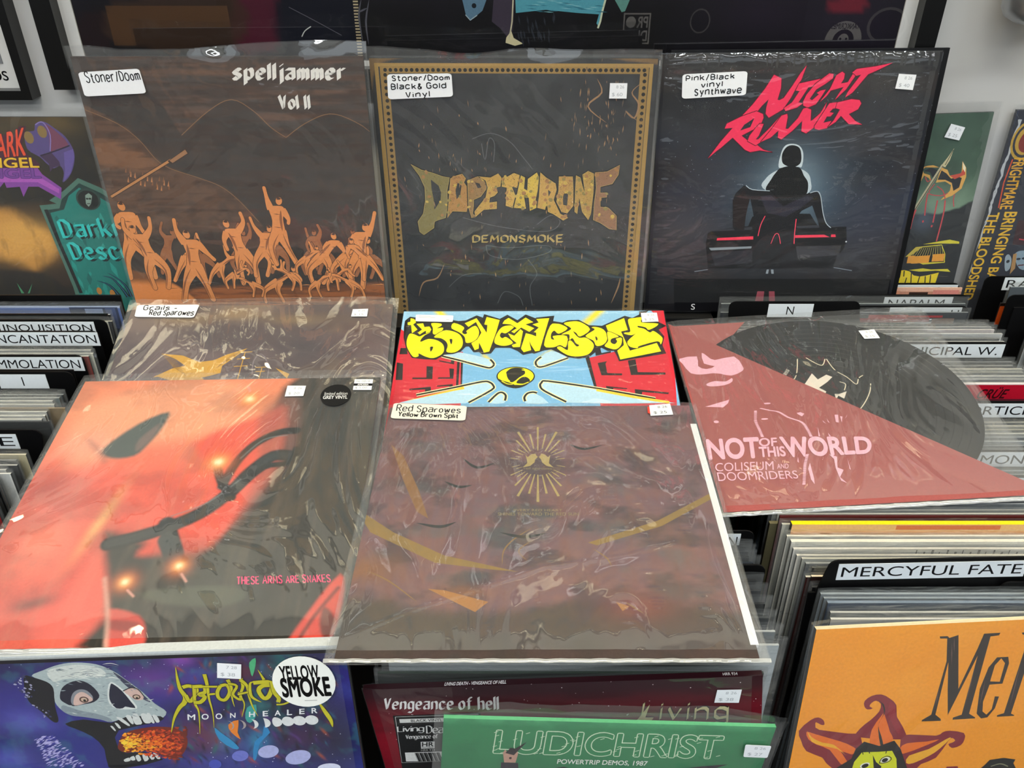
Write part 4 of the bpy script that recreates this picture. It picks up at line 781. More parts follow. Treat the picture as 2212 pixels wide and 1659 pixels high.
                    ('1520 162 1612 165 1588 242 1558 260 1539 211 1563 183 1602 179', 10, 0), ('1557 82 1577 145', 7, 3), ('1613 161 1615 223 1632 263 1624 287', 9, 0), ('1614 302 1649 301 1687 285', 4, 0), ('1827 291 1850 351 1873 411 1877 457', 10, 2)): a.line('#1c1a08', s, w + 2.4, 4, t); a.line(ye, s, w, 4, t)
    for t, s in zip('MOONHEALER', ('1153 347 1191 349 1184 383 1147 382', '1226 347 1260 348 1253 383 1219 382', '1297 347 1329 348 1323 383 1291 382', '1371 347 1398 347 1392 377 1366 377', '1469 343 1497 343 1491 374 1463 375', '1539 341 1564 341 1559 373 1534 374', '1600 339 1629 339 1624 372 1594 372', '1663 337 1687 337 1682 370 1658 371', '1726 334 1751 334 1746 366 1721 367', '1788 331 1816 332 1812 363 1784 364')): a.txt('#eef0f2', t, s, .03)
    for (u, v), k in zip(P('1343 426 1405 423 1469 421 1532 416 1592 413 1653 411 1714 409 1777 407'), range(8)):
        r = 11.0; n = 14; ph = [.12, .2, .3, .45, .75, .92, 1, 1][k]
        rim = [(u + r * PX * math.sin(math.pi * i / n), v - r * .9 * PX * math.cos(math.pi * i / n)) for i in range(n + 1)]; inn = [(u + r * PX * (1 - 2 * ph) * math.sin(math.pi * i / n), v - r * .9 * PX * math.cos(math.pi * i / n)) for i in range(n + 1)][::-1]
        a.poly('#dfe2e2' if k > 1 else '#a9a0a0', rim[:-1] + inn[:-1])
    return a

# ---- dark red record, white blackletter title
def art_P():
    a = Art('#3a0c16', 160, wpx=870); a.ramp([(0, '#32141c'), (.03, '#3a1820'), (.1, '#6a1622'), (.2, '#8a1526'), (.5, '#5a0e18')]); a.grain('#2a0a12', .4, 7, 22, 2)
    a.dots('#f2e8e8', 90, '58 -82 2038 470', .5, 1.5, 3)
    a.pen('#ecebe8', 'Vengeance of hell', '105 69 688 83 677 199 81 166', nib=(7, 35, 1.0), gap=2.0, desc=1.6)
    a.poly('#0a0a0b', '121 197 585 195 542 645 91 630'); a.line('#d8d8d4', P('132 208 573 206') + [], 1.2); a.line('#d8d8d4', '132 208 99 569 554 559', 1.2)
    a.poly('#e4e4e0', '150 225 560 226 560 255 148 254'); a.txt('#16161a', 'BLACK VINYL', '211 231 377 229 376 250 209 250', .02)
    a.pen('#e9e9e6', 'Living', '130 282 271 278 261 334 122 334', nib=(4, 20, 1.5), gap=.9, desc=2); a.pen('#e9e9e6', 'Death', '286 281 430 279 423 341 278 338', nib=(4, 20, 1.5), gap=.9)
    a.pen('#e9e9e6', 'Vengeance of', '163 348 335 346 330 385 158 384', nib=(2.6, 35, 1.2), gap=1.1, desc=1.6)
    a.poly('#e9e9e6', '233 403 309 403 299 457 226 458'); a.txt('#0a0a0b', 'HR', '241 408 302 407 296 439 235 440', .04); a.txt('#0a0a0b', 'RECORDS', '235 443 296 442 294 454 233 455'); a.txt('#b8b8b4', 'HRR 934', '225 462 301 462 298 478 222 478')
    a.poly('#e9e9e6', '132 485 482 483 475 561 125 557')
    for i in range(30): (p, q) = P('184 490 318 489'); t = i / 29; u = p[0] * (1 - t) + q[0] * t; v = p[1] * (1 - t) + q[1] * t; a.line('#101012', [(u, v), (u + .004, v + .036)], .7 + (i * 7 % 5) * .5)
    a.line('#16080c', '160 632 210 594 319 582', 6, 3)
    for c, w in (('#1a0a10', 8), ('#d8cf9a', 5)): a.pen(c, 'Living', '1422 162 1834 172 1830 330 1396 311', nib=(w * 2.1, 62, w * .8), gap=1.8, desc=2)
    a.poly('#d8cf9a', '1378 285 1451 168 1417 286')
    return a

# ---- green 10-inch record with outlined lettering
def art_Q():
    a = Art('#2f8a55', 160, wpx=715); a.ramp([(0, '#4fae74'), (.03, '#2f8a55'), (.2, '#2b8050'), (1, '#245f40')]); a.grain('#3f9a66', .5, 6, 9, 2); a.grain('#24704a', .35, 14, 16, 5)
    q = '303 97 1695 96 1728 304 316 304'
    for c, b in (('#d9efcf', .060), ('#2f8a55', .020)): a.txt(c, 'LUDICHRIST', q, b, .12)
    rd = random.Random(5); qq = P(q)
    for i in range(44): p = a._quad(rd.random(), rd.random(), qq); a.line('#d9efcf', [(p[0] - .006, p[1] + .003), (p[0] + .006, p[1] - .003)], 1.6)
    a.txt('#e9f2e6', 'POWERTRIP DEMOS, 1987', '706 343 1270 341 1275 390 711 392', .025, .15)
    a.poly('#2a2430', '366 385 469 388 487 514 368 519'); a.poly('#c79a86', '384 385 370 293 383 261 401 304 412 252 432 303 454 258 463 302 454 385'); a.poly('#241a20', '385 295 412 247 443 252 508 185 456 281 438 314 417 307'); a.ell('#3a1c1c', '419 342', 3, 4)
    a.poly('#1c1a20', '683 507 706 427 757 414 812 437 840 501'); a.poly('#26222a', '1462 479 1512 402 1613 377 1778 351 1711 387 1767 401 1687 424 1653 472')
    return a

# ---- orange record with a flaming sun face
def art_R():
    a = Art('#fba322', 120, wpx=800); a.grain('#fdae34', .7, 5, 5, 2); a.grain('#f49618', .3, 4, 4, 6)
    ink = '#2e2420'
    for loops in (('660 80 703 81 715 93 760 77 787 190 845 432 886 168 897 77 985 76 982 92 937 97 948 608 989 637 991 644 863 644 862 629 907 612 898 217 828 610 785 428 746 249 757 601 794 633 798 647 689 643 689 633 733 599 735 242 704 96 666 94',),
                  ('991 611 966 441 978 299 1008 235 1070 235 1086 278 1085 413 1014 415 1007 531 1021 598 1049 622 1070 587 1065 498 1089 500 1087 581 1060 642 1025 647', '1011 393 1066 399 1063 276 1034 243 1010 287'),
                  ('1102 82 1223 76 1222 93 1189 101 1190 625 1212 638 1212 643 1114 642 1112 631 1148 619 1148 102 1111 95',)): a.poly(ink, *loops)
    for s in ('735 118 769 272', '899 266 911 553', '737 425 743 541', '982 384 993 544', '1151 282 1169 572', '740 92 763 188'): a.line('#6b5048', s, 2.2, 0, 2)
    m, o, ye = '#8a2630', '#f0761e', '#f7b52a'
    rays = (('356 727 351 667 399 611 435 555 434 504 403 480 382 493 374 515 395 531 367 537 345 512 341 476 373 446 424 439 477 471 522 518 542 600 594 678 609 762', '426 778 419 679 453 586 470 580 525 703 552 750 542 818 498 806 450 810', '401 470 449 505 468 558 461 594 449 652 482 729 508 800 488 790 455 682 450 630 464 565 435 497'),
            ('368 728 291 696 125 657 99 625 99 603 131 624 148 622 137 592 105 571 67 586 14 656 37 724 79 803 177 857 245 938 418 953', '57 666 107 685 195 722 298 768 369 823 337 847 272 819 330 908 289 912 210 806 131 762 77 720', '61 659 92 706 159 749 227 770 308 852 251 802 163 772 97 737'),
            ('597 761 639 730 794 750 826 729 866 720 951 743 966 790 954 831 909 847 880 818 899 808 914 794 891 773 873 798 831 911 754 951 721 996 641 972', '607 823 640 791 748 788 819 778 754 815 632 867', '665 936 671 882 773 844 856 781 885 772 835 849 790 892 708 940'))
    for big, in1, in2 in rays: a.poly(m, big, sm=2); a.poly(o, in1, sm=2); a.poly(ye if big is not rays[0][0] else ink, in2, sm=2)
    a.poly('#9a2a34', '481 493 517 525 536 599 579 677 577 722 524 643 485 566', sm=2); a.poly('#241c1a', '248 956 343 878 354 810 392 760 484 798 562 766 612 831 645 903 689 993')
    a.poly('#dfe21e', '359 965 363 903 395 836 486 840 565 839 602 900 623 987'); a.poly('#1a1614', '460 861 489 913 526 948 526 979 489 976')
    a.ell('#f2f2ea', '429 932', 11, 7, -20); a.ell('#14110f', '431 936', 8, 6, -20); a.ell('#f2f2ea', '538 902', 11, 7.5, -20); a.ell('#14110f', '537 904', 7, 6, -20); a.line('#14110f', '509 923 515 892 542 875 569 889 568 912 534 925 509 923', 2, 2)
    for s in ('393 825 404 852', '429 824 440 848', '532 824 532 855'): a.line('#14110f', s, 2)
    a.poly('#1c1a18', '1103 1028 1131 991 1153 953 1232 944 1306 962 1301 989 1339 1048'); a.line('#8b8a6a', '1172 1002 1224 987 1275 1011', 3, 3); a.poly(m, '898 1011 910 982 973 984 987 1018')
    return a
# ================================================================== the room
def struct(name, mb, mat, **k): return mb.build(name, mat, None, kind='structure', **k)
WY = 1.032
b = MB(); b.box(-4, 4, -4, WY, -.08, 0); struct('floor', b, 'floor_vinyl')
b = MB(); b.box(-4, 4, WY, WY + .1, 0, 3.0); struct('wall_back', b, 'wall_paint')
b = MB(); b.box(-4.1, -4, -4, WY, 0, 3.0); struct('wall_left', b, 'wall_paint')
b = MB(); b.box(4, 4.1, -4, WY, 0, 3.0); struct('wall_right', b, 'wall_paint')
b = MB(); b.box(-4, 4, -4, WY, 3.0, 3.1); struct('ceiling', b, 'ceiling_paint')
plain('dark_dado', '#34343a', 0.8)
b = MB(); b.box(-4, 4, -4.1, -4, 0, 1.5); b.box(-4, 4, -4.1, -4, 2.75, 3.0); struct('wall_front', b, 'dark_dado')

# ceiling lamps: a warm row by the wall, cooler rows over the aisle
def ceiling_lamp(x, y, sx, sy, mat, label):
    o = empty('ceiling_light', label, 'ceiling light', (x, y, 3.0), group='ceiling lights over the record bins')
    h = MB(); t = .012
    for x0, x1, y0, y1 in ((-sx / 2 - t, sx / 2 + t, -sy / 2 - t, -sy / 2), (-sx / 2 - t, sx / 2 + t, sy / 2, sy / 2 + t), (-sx / 2 - t, -sx / 2, -sy / 2, sy / 2), (sx / 2, sx / 2 + t, -sy / 2, sy / 2)): h.box(x0, x1, y0, y1, -.07, 0)
    h.build('housing', 'lamp_housing', o)
    d = MB(); d.box(-sx / 2, sx / 2, -sy / 2, sy / 2, -.06, -.05); d.build('diffuser', mat, o)
for i, x in enumerate((-1.3, 0.0, 1.3)): ceiling_lamp(x, .50, 1.0, .22, 'warm_diffuser', 'long warm white ceiling light above the record wall, ' + ('left end of its row', 'middle of its row', 'right end of its row')[i])
for j, y in enumerate((-.95, -2.6)):
    for i, x in enumerate((-1.5, 0.0, 1.5)): ceiling_lamp(x, y, 1.15, .3, 'cool_diffuser', 'cool white ceiling light over the aisle, %s row, %s' % (('near', 'far')[j], ('left', 'middle', 'right')[i]))

# ================================================================== the wall: framed poster, small frame, metal fitting
def frame_parts(o, x0, x1, z0, z1, fw, depth, mw, mat='black_lacquer'):
    f = MB()
    for a, c, d, e in ((x0, x1, z0, z0 + fw), (x0, x1, z1 - fw, z1), (x0, x0 + fw, z0 + fw, z1 - fw), (x1 - fw, x1, z0 + fw, z1 - fw)): f.box(a, c, -depth, 0, d, e)
    f.build('frame', mat, o)
    m = MB(); X0, X1, Z0, Z1 = x0 + fw, x1 - fw, z0 + fw, z1 - fw
    for a, c, d, e in ((X0, X1, Z0, Z0 + mw[1]), (X0, X1, Z1 - mw[1], Z1), (X0, X0 + mw[0], Z0 + mw[1], Z1 - mw[1]), (X1 - mw[0], X1, Z0 + mw[1], Z1 - mw[1])): m.box(a, c, -.007, -.005, d, e)
    m.build('mat', 'mat_board', o)
    g = MB(); g.box(X0, X1, -.0125, -.0115, Z0, Z1); g.build('glass', 'glass_sheet', o)

gp = empty('framed_poster', 'wide black framed poster of dark torn denim and leather behind glass', 'poster', (-.0273, WY, 1.2173))
gp.scale = (.9736, .9736, .9736)
frame_parts(gp, -.529, .529, 0, .79, .024, .025, (.015, .006))
def art_G():
    a = Art('#0a080b', 160, .775, wpx=1800); a.ramp([(0, '#c39a52'), (.28, '#b08a50'), (.45, '#3f6f78'), (.56, '#1a1620'), (.62, '#0b090c'), (1, '#0a080b')])  # tan and teal upper part added out of view for warm sleeve reflections
    a.grain('#1c1a26', .35, 8, 8, 3, .5, .7); a.blob('#241c2c', '1651 1229 1876 1249', 120, .7, 60)
    a.soft('#4d1428', '399 1179 491 1179 491 1249 470 1312 374 1312', 8, .9); a.soft('#0c0e1c', '502 1179 665 1179 655 1323 491 1323', 10, .9); a.soft('#241010', '6 1239 87 1229 64 1312 -3 1312', 10, .6); a.soft('#3a281c', '101 1207 390 1195 376 1301 90 1301', 5, .75)
    for i in range(24): (p,) = P('678 1169'); a.poly('#b5a684', [(p[0] - .003, p[1] + i * .0034), (p[0] + .003, p[1] + i * .0034), (p[0] + .003, p[1] + i * .0034 + .0017), (p[0] - .003, p[1] + i * .0034 + .0017)])
    for s in ('693 1199 683 1239 688 1301', '712 1199 699 1249 701 1301', '682 1229 705 1219'): a.line('#55555e', s, 4, 3, 2)
    a.poly('#5c7d94', '926 1179 1000 1179 981 1225 952 1247 941 1235 934 1204'); a.ell('#131820', '961 1214', 5, 5); a.line('#a7b8c0', '940 1234 951 1246 968 1235', 2)
    a.poly('#3c3442', '1010 1179 1059 1179 1054 1268 1045 1289 1023 1264 1003 1249'); a.poly('#55a0b0', '1059 1179 1276 1179 1268 1229 1263 1262 1256 1253 1261 1233 1210 1230 1133 1223 1061 1230'); a.line('#cfd6b8', '1275 1199 1268 1229 1265 1249 1260 1264', 4)
    for i in range(40): rd = random.Random(i); p = a._quad(rd.random(), rd.random(), P('1059 1179 1273 1179 1266 1229 1061 1227')); a.line(rd.choice(('#2f6f80', '#86c0c8', '#3a8294')), [p, (p[0] + .012, p[1] + .001)], 2, 0, 2)
    a.poly('#d5cba2', '1038 1285 1050 1270 1056 1286 1079 1299 1059 1304 1036 1297'); a.poly('#5d8f86', '1282 1179 1341 1179 1323 1226 1315 1228'); a.line('#c8c0a0', '1055 1189 1052 1249 1045 1289', 3)
    for i in range(26): rd = random.Random(i + 5); p = a._quad(rd.random(), rd.random(), P('1056 1227 1155 1227 1146 1280 1056 1291')); a.line('#2b3038', [p, (p[0] + .002, p[1] + .01)], 4, 0, 2)
    a.soft('#701c2c', '1811 1201 1886 1195 1897 1223 1818 1227', 5, .9); a.line('#5a5a64', '518 1217 580 1249 637 1280', 1.5, 3); a.line('#c8ccc8', '540 1283 549 1270 565 1260', 2, 3)
    return a
a = art_G(); m = MB(); m.box(-.4925, .4925, -.0035, 0, .042, .75, lin('#101010')); tmp = MB(); a.lay(tmp, .985, .7, -.0045, top=1.9 - 1.211)
tmp.v = [(x + .0025, y, z) for x, y, z in tmp.v]; keep = [f for f in tmp.f if min(tmp.v[i][2] for i in f) > .03]; m.add(tmp.v, keep); m.c[-len(tmp.c):] = tmp.c
m.build('print', 'printed_card', gp, colour=True)

hp = empty('framed_print', 'small black framed print with white mat at the top left edge of the wall', 'picture', (-.847, WY, 1.2047))
hp.scale = (.9736, .9736, .9736)
frame_parts(hp, -.281, .281, 0, .56, .011, .022, (.075, .075)); m = MB(); m.box(-.25, .2505, -.0085, -.0072, .040, .45, lin('#8a8d90'))
m.build('print', 'printed_card', hp, colour=True)
m = MB(); a = Art(); a.txt('#16181c', 'DS', [(.955, .551), (.988, .551), (.988, .5625), (.955, .5625)], .02)
for vv, f, c, _ in a.ops: m.add([((u - .5) * .56 - .022, -.0073, .56 - v * .96) for u, v in vv], [tuple(reversed(q)) for q in f], c)
m.build('caption', 'printed_label', hp, colour=True)

fx = empty('metal_canister', 'silver metal cylinder with a rounded foot on the wall in the top right corner', 'wall fitting', (.587, WY, 1.293))
m = MB(); m.lathe([(.004, 0), (.03, .002), (.04, .007), (.045, .016), (.046, .03), (.046, .16), (.043, .165)], 40, loc=(0, -.05, 0)); m.build('body', 'brushed_metal', fx, smooth=True)
m = MB(); m.box(-.02, .02, -.006, 0, .03, .13); m.build('bracket', 'black_plastic', fx)

# ================================================================== the bins
def plane_z(y): return .8715 + .13 * y
DROP = 0.014
BIN_ROWS = [0.9588, 0.9376, 0.917, 0.897, 0.8777, 0.8589, 0.8406, 0.8229, 0.8057, 0.7889, 0.7726, 0.7568, 0.7413, 0.7263, 0.7117, 0.6974, 0.6835, 0.6699, 0.6567, 0.6438, 0.6312, 0.6189, 0.6069, 0.5952, 0.5837, 0.5725, 0.5615, 0.5508, 0.5404, 0.5301, 0.5201, 0.5103, 0.5007, 0.4913, 0.482, 0.473, 0.4642, 0.4555, 0.447, 0.4387, 0.4305, 0.4225, 0.4146]
BIN_ROWS_LOW = [0.982, 0.9603, 0.9392, 0.9188, 0.8989, 0.8797, 0.861, 0.8428, 0.8252, 0.808, 0.7913, 0.7751, 0.7593, 0.7439, 0.7289, 0.7143, 0.7, 0.6861, 0.6726, 0.6594, 0.6465, 0.6339, 0.6216, 0.6096, 0.5978, 0.5864, 0.5751, 0.5642, 0.5534, 0.5429, 0.5327, 0.5226, 0.5128, 0.5031, 0.4937, 0.4845, 0.4754, 0.4665, 0.4578, 0.4493, 0.4409, 0.4327, 0.4247]
def YB(k, low=0): return float(np.interp(k, np.arange(600, 1460, 20), BIN_ROWS_LOW if low else BIN_ROWS))  # depth of a filed record along its bin
tb = empty('record_bin_table', 'long black record bin table with five bins and a ledge along the wall', 'record bin', (0, .66, 0))
tb['category'] = 'record bin'
def part(name, *boxes, mat='bin_black'):
    m = MB()
    for q in boxes: m.box(q[0], q[1], q[2] - .66, q[3] - .66, q[4], q[5])
    return m.build(name, mat, tb)
part('cabinet', (-1.05, 1.05, .34, 1.028, 0, .53)); part('bin_floor', (-1.07, 1.07, .32, 1.028, .53, .555)); part('front_board', (-1.07, 1.07, .305, .32, .53, .74))
part('back_ledge', (-1.07, 1.07, .9992, 1.029, .555, .858)); part('riser', (-.478, .167, .915, .9965, .555, .948), (.167, .262, .946, .9915, .555, .944))
for x0, x1, ya, yb in ((-1.07, -1.055, .33, .998), (-.4665, -.461, .33, .914), (-.1275, -.1205, .47, .914), (.2278, .2333, .465, .914), (.6020, .6065, .33, .990), (1.055, 1.07, .33, .998)):
    m = MB(); pts = [(ya, .555), (yb, .555), (yb, .80 + (yb - .33) * .11), (ya, .80 + (ya - .33) * .11)]
    m.v = [(x, y - .66, z) for x in (x0, x1) for y, z in pts]; m.f = [(3, 2, 1, 0), (4, 5, 6, 7)] + [(i, (i + 1) % 4, (i + 1) % 4 + 4, i + 4) for i in range(4)]; m.c = [(0, 0, 0)] * 8
    m.build('partition', 'bin_black', tb)

# ================================================================== records on show
POSE.update({'A': (-0.31681, 0.93015, 1.2698, -0.02157, -0.0042066, -0.013475, 0.315), 'B': (3.5539e-05, 0.94248, 1.2654, -0.00078717, -0.011407, -0.062937, 0.315), 'C': (0.32827, 0.98416, 1.263, -0.086876, -0.013037, -0.018853, 0.315), 'M': (0.028729, 0.71726, 0.96146, -1.5339, -0.016625, -0.012182, 0.315), 'K': (-0.2986, 0.74359, 0.97859, -1.4028, -0.0058754, 0.018019, 0.315), 'L': (0.025863, 0.88754, 0.98553, -1.3439, -0.01291, -0.017223, 0.315), 'J': (-0.30244, 0.89318, 0.99069, -1.2246, -0.00038708, 0.017823, 0.315), 'N': (0.3405, 0.8806, 0.9818, -1.4573, -0.061087, 0.012217, 0.32), 'P': (0.0354, 0.416, 0.904, -0.070337, -0.12671, -0.055327, 0.315), 'Q': (0.07566, 0.38422, 0.89914, -0.048869, 0.079238, 0.024609, 0.25414), 'O': (-0.2849, 0.4192, 0.9282, -0.19583, -0.057421, -0.0057596, 0.315), 'R': (0.39306, 0.44769, 0.93952, -0.17279, 0.035256, 0.089535, 0.315), 'D': (-0.648, 1, 1.1876, -0.069813, 0, 0, 0.315), 'E': (0.42929, 1.02, 1.183, -0.069813, -0.034907, 0, 0.315), 'F': (0.772, 1.02, 1.192, -0.034907, -0.0087266, 0, 0.315), 'G': (-0.0255, 1.045, 1.9, 0, 0, 0, 0.985)})
def flush(o, **k):
    for q, v in k.items(): o[q] = v

r, S = record('A', 'brown record with an orange crowd along its foot and a white blackletter title, standing left')
cover(art_A(), S, S, .004, r, '#2a2220'); film('plastic_sleeve', S, S, r, 'poly_film', seed=1, top=.011, amp=.0006, wave=.012, depth=(-.0018, .0055))
sticker(r, 'note_sticker', '34 98 462 74 475 236 38 258', S, -.0034, note([('Stoner/Doom', .10, .05, .97, .44)], 2.4, seed=2))

r, S = record('B', 'black record with a gold dotted border and gold horned lettering, standing in the middle')
cover(art_B(), S, S, .004, r, '#1a1713'); film('plastic_sleeve', S, S, r, 'poly_film', seed=2, top=.012, amp=.0007, wave=.012, depth=(-.0020, .0055))
sticker(r, 'note_sticker', '122 102 577 95 581 252 115 273', S, -.0036, note([('Stoner/Doom', .08, .06, .96, .26), ('Black& Gold', .06, .38, .90, .60), ('Vinyl', .28, .72, .64, .94)], 2.4, seed=3))
sticker(r, 'price_sticker', '1680 157 1800 157 1800 260 1679 260', S, -.0042, price('8 26', '$ 60'), square=True)
x, y, z, a_, b_, c_, S = POSE['B']; POSE['b'] = (x + .004, y + .012, z - .004, a_, b_, c_ + R(1.5), S)
r, S = record('b', 'plain black sleeved record hidden behind the gold bordered record, its edge showing'); cover(Art('#18191b'), S, S, .004, r, '#0d0d0f'); film('plastic_sleeve', S, S, r, 'poly_film', seed=22, top=.004, nx=16, nz=16, depth=(-.0012, .0052))

r, S = record('C', 'black shrink-wrapped record with slanted red lettering over a helmeted figure, standing right')
cover(art_C(), S, S, .0045, r, '#0a0a0c'); film('shrink_wrap', S, S, r, 'shrink_film', seed=3, top=.0012, side=.0012, wave=.0, amp=.0003, depth=(-.0012, .0056), bot=.001, nx=260, nz=260, relief=shrunk)
sticker(r, 'note_sticker', '153 135 621 117 628 283 162 305', S, -.0024, note([('Pink/Black', .06, .06, .80, .27), ('vinyl', .30, .34, .62, .56), ('Synthwave', .20, .62, .92, .88)], 2.4, seed=4))
sticker(r, 'price_sticker', '1711 145 1838 153 1834 258 1705 247', S, -.0023, price('8 26', '$ 40'), square=True)
x, y, z, a_, b_, c_, S = POSE['C']; POSE['c'] = (x + .0125, y + .0115, z + .002, a_, b_, c_, S)
r, S = record('c', 'plain black record standing behind the red lettered record, showing along its right side'); cover(Art('#101012'), S, S, .004, r, '#0a0a0c')

r, S = record('D', 'dark record with a purple bat wing over a green headstone, at the left edge')
cover(art_D(), S, S, .004, r, '#14110c'); film('plastic_sleeve', S, S, r, 'poly_film', seed=4, top=.010, amp=.0005)
r, S = record('E', 'green record with a bleeding double axe over a yellow lit cabin')
cover(art_E(), S, S, .004, r, '#131712'); film('plastic_sleeve', S, S, r, 'poly_film', seed=5, top=.012, side=.009, amp=.0005)
sticker(r, 'price_sticker', '1677 73 1791 105 1766 203 1645 174', S, -.0036, price('8 26', '$ 25'), square=True)
r, S = record('F', 'dark blue record with yellow lettering running down its side, at the right edge')
cover(art_F(), S, S, .005, r, '#1a2032'); film('plastic_sleeve', S, S, r, 'poly_film', seed=6, top=.006, amp=.0004)

r, S = record('J', 'purple-brown record with a golden bird, lying behind the red record')
cover(art_J(), S, S, .004, r, '#2c2226'); film('plastic_sleeve', S, S, r, 'crinkled_film', seed=7, top=.010, side=.006, amp=.0005, depth=(-.0012, .0052))
sticker(r, 'note_sticker', '38 3 515 4 500 138 48 125', S, -.0026, note([('Grails -', .12, .06, .66, .42), ('Red Sparowes', .24, .46, .97, .84)], 2.4, seed=5))
sticker(r, 'price_sticker', '1698 66 1815 62 1813 141 1692 140', S, -.0026, price('8 26', '$ 15'), square=True)

r, S = record('K', 'red record with a dark cable and small glowing bulbs, lying flat at the left')
cover(art_K(), S, S, .004, r, '#3a1c18'); film('plastic_sleeve', S, S, r, 'crinkled_film', seed=8, top=.010, side=.006, amp=.0005, depth=(-.0012, .0052), seam=True)
sticker(r, 'price_sticker', '1387 90 1512 93 1510 193 1388 195', S, -.0026, price('8 26', '$ 20'), square=True)
def amoeba(a, q): a.poly('#16161a', sub(q, 0, .40, 1, .62)); a.txt('#f0f0f0', 'AMOEBA', sub(q, .2, .43, .8, .59), .03); a.txt('#a9adb2', '06 0818', sub(q, .1, .1, .85, .3)); a.txt('#a9adb2', '$ 5.00', sub(q, .1, .72, .75, .92))
sticker(r, 'store_sticker', '1831 35 1956 38 1955 144 1831 141', S, -.0026, amoeba, square=True)
def disc_sticker(parent, name, cpx, rx, ry, y, col, fn):
    (u, v), = P(cpx); ring = [(u + rx * math.cos(2 * math.pi * i / 36), v + ry * math.sin(2 * math.pi * i / 36)) for i in range(36)]
    a = Art(); fn(a, [(u - rx, v - ry), (u + rx, v - ry), (u + rx, v + ry), (u - rx, v + ry)])
    m = MB(); w = lambda p, yy: ((p[0] - .5) * S, yy, S - p[1] * S)
    m.add([w(p, y) for p in ring] + [w(p, y + .0002) for p in ring], [tuple(range(36)), tuple(range(36, 72))[::-1]] + [(i, i + 36, (i + 1) % 36 + 36, (i + 1) % 36) for i in range(36)], lin(col))
    m.f[0] = tuple(reversed(m.f[0])); k = 1
    for vv, f, cc, _ in a.ops:
        o2 = []
        for g in f:
            A, B, C = (vv[i] for i in g[:3]); ar = (B[0] - A[0]) * (C[1] - A[1]) - (C[0] - A[0]) * (B[1] - A[1]); o2.append(tuple(g) if ar < 0 else tuple(reversed(g)))
        m.add([w(p, y - k * 1.2e-5) for p in vv], o2, cc); k += 1
    return m.build(name, 'printed_label', parent, colour=True)
disc_sticker(r, 'hype_sticker', '1724 189', .050, .052, -.0026, '#17181a', lambda a, q: (a.txt('#d8dad8', 'limited edition', sub(q, .12, .36, .88, .50)), a.txt('#e9ebe9', 'GREY VINYL', sub(q, .10, .53, .90, .68), .03)))

r, S = record('L', 'blue and red record with fat yellow lettering around a yellow ball, lying in the middle')
cover(art_L(), S, S, .004, r, '#c9cdd0'); film('shrink_wrap', S, S, r, 'shrink_film', seed=9, top=.0012, side=.0012, wave=0, amp=.0003, depth=(-.0012, .0052), bot=.001, nx=240, nz=240, relief=lambda X, Z: shrunk(X, Z, .008, .05, .0007, .0008))
sticker(r, 'barcode_sticker', '99 54 389 66 387 141 103 131', S, -.0024, lambda a, q: (a.poly('#c4c8cb', sub(q, .08, .18, .40, .25)), a.poly('#c4c8cb', sub(q, .08, .38, .52, .45)), a.poly('#c4c8cb', sub(q, .82, .62, .9, .7))), col='#f1f3f5')
sticker(r, 'price_sticker', '1821 43 1943 41 1945 142 1821 150', S, -.0024, price('8 26', '$ 25'), square=True)

def clinging(X, Z):
    """where the film clings to the sleeve under it: rows of small oval blisters, and one long crease"""
    rd = random.Random(9); o = np.zeros(X.shape); u = X / .315 + .5; v = 1 - Z / .315
    for u0, n, w0 in ((.485, 30, .010), (.515, 22, .010), (.70, 14, .020), (.78, 18, .026), (.90, 20, .018), (.36, 5, .012)):
        for k in range(n):
            cv = .05 + .9 * rd.random(); w = w0 * rd.uniform(.5, 1.2); h = .0055 * rd.uniform(.7, 1.2); cu = u0 + rd.uniform(-.008, .008)
            o += .00026 * np.exp(-(((u - cu) / w) ** 2 + ((v - cv) / h) ** 2) ** 2)
    for pts in (((.0, .95), (.17, .86), (.36, .78), (.50, .72), (.72, .68), (.86, .63)), ((.83, .16), (.86, .30), (.88, .42)), ((.20, .30), (.27, .22), (.40, .15))):
        for (a, b), (c, d) in zip(pts, pts[1:]):
            ex, ey = c - a, d - b; t = np.clip(((u - a) * ex + (v - b) * ey) / (ex * ex + ey * ey), 0, 1)
            o = np.maximum(o, .00045 * np.exp(-(np.hypot(u - a - t * ex, v - b - t * ey) / .006) ** 2))
    return o
r, S = record('M', 'maroon record with a ring of golden rays, lying flat in the middle')
cover(art_M(), S, S, .004, r, '#2a2022'); film('plastic_sleeve', S, S, r, 'crinkled_film', seed=10, top=.004, side=.008, amp=.0006, depth=(-.0012, .0052), nx=190, nz=190, relief=clinging, seam=True)
m = MB(); m.box(S / 2 - .004, S / 2 + .0022, -.0002, .0034, .012, .283); m.build('inner_sleeve', 'white_paper', r)
sticker(r, 'note_sticker', '21 -27 517 13 514 174 20 143', S, -.0028, note([('Red Sparowes', .06, .14, .92, .52), ('Yellow Brown Split', .10, .60, .90, .86)], 2.4, seed=6), col='#ebe9da')
sticker(r, 'price_sticker', '1731 20 1872 3 1875 123 1726 135', S, -.0028, price('8 26', '$ 25', '#6a6e74'), square=True)
sticker(r, 'red_sticker', '1717 35 1742 30 1737 122 1712 101', S, -.0027, None, col='#e04a3c', square=True, label='red corner of an older sticker')

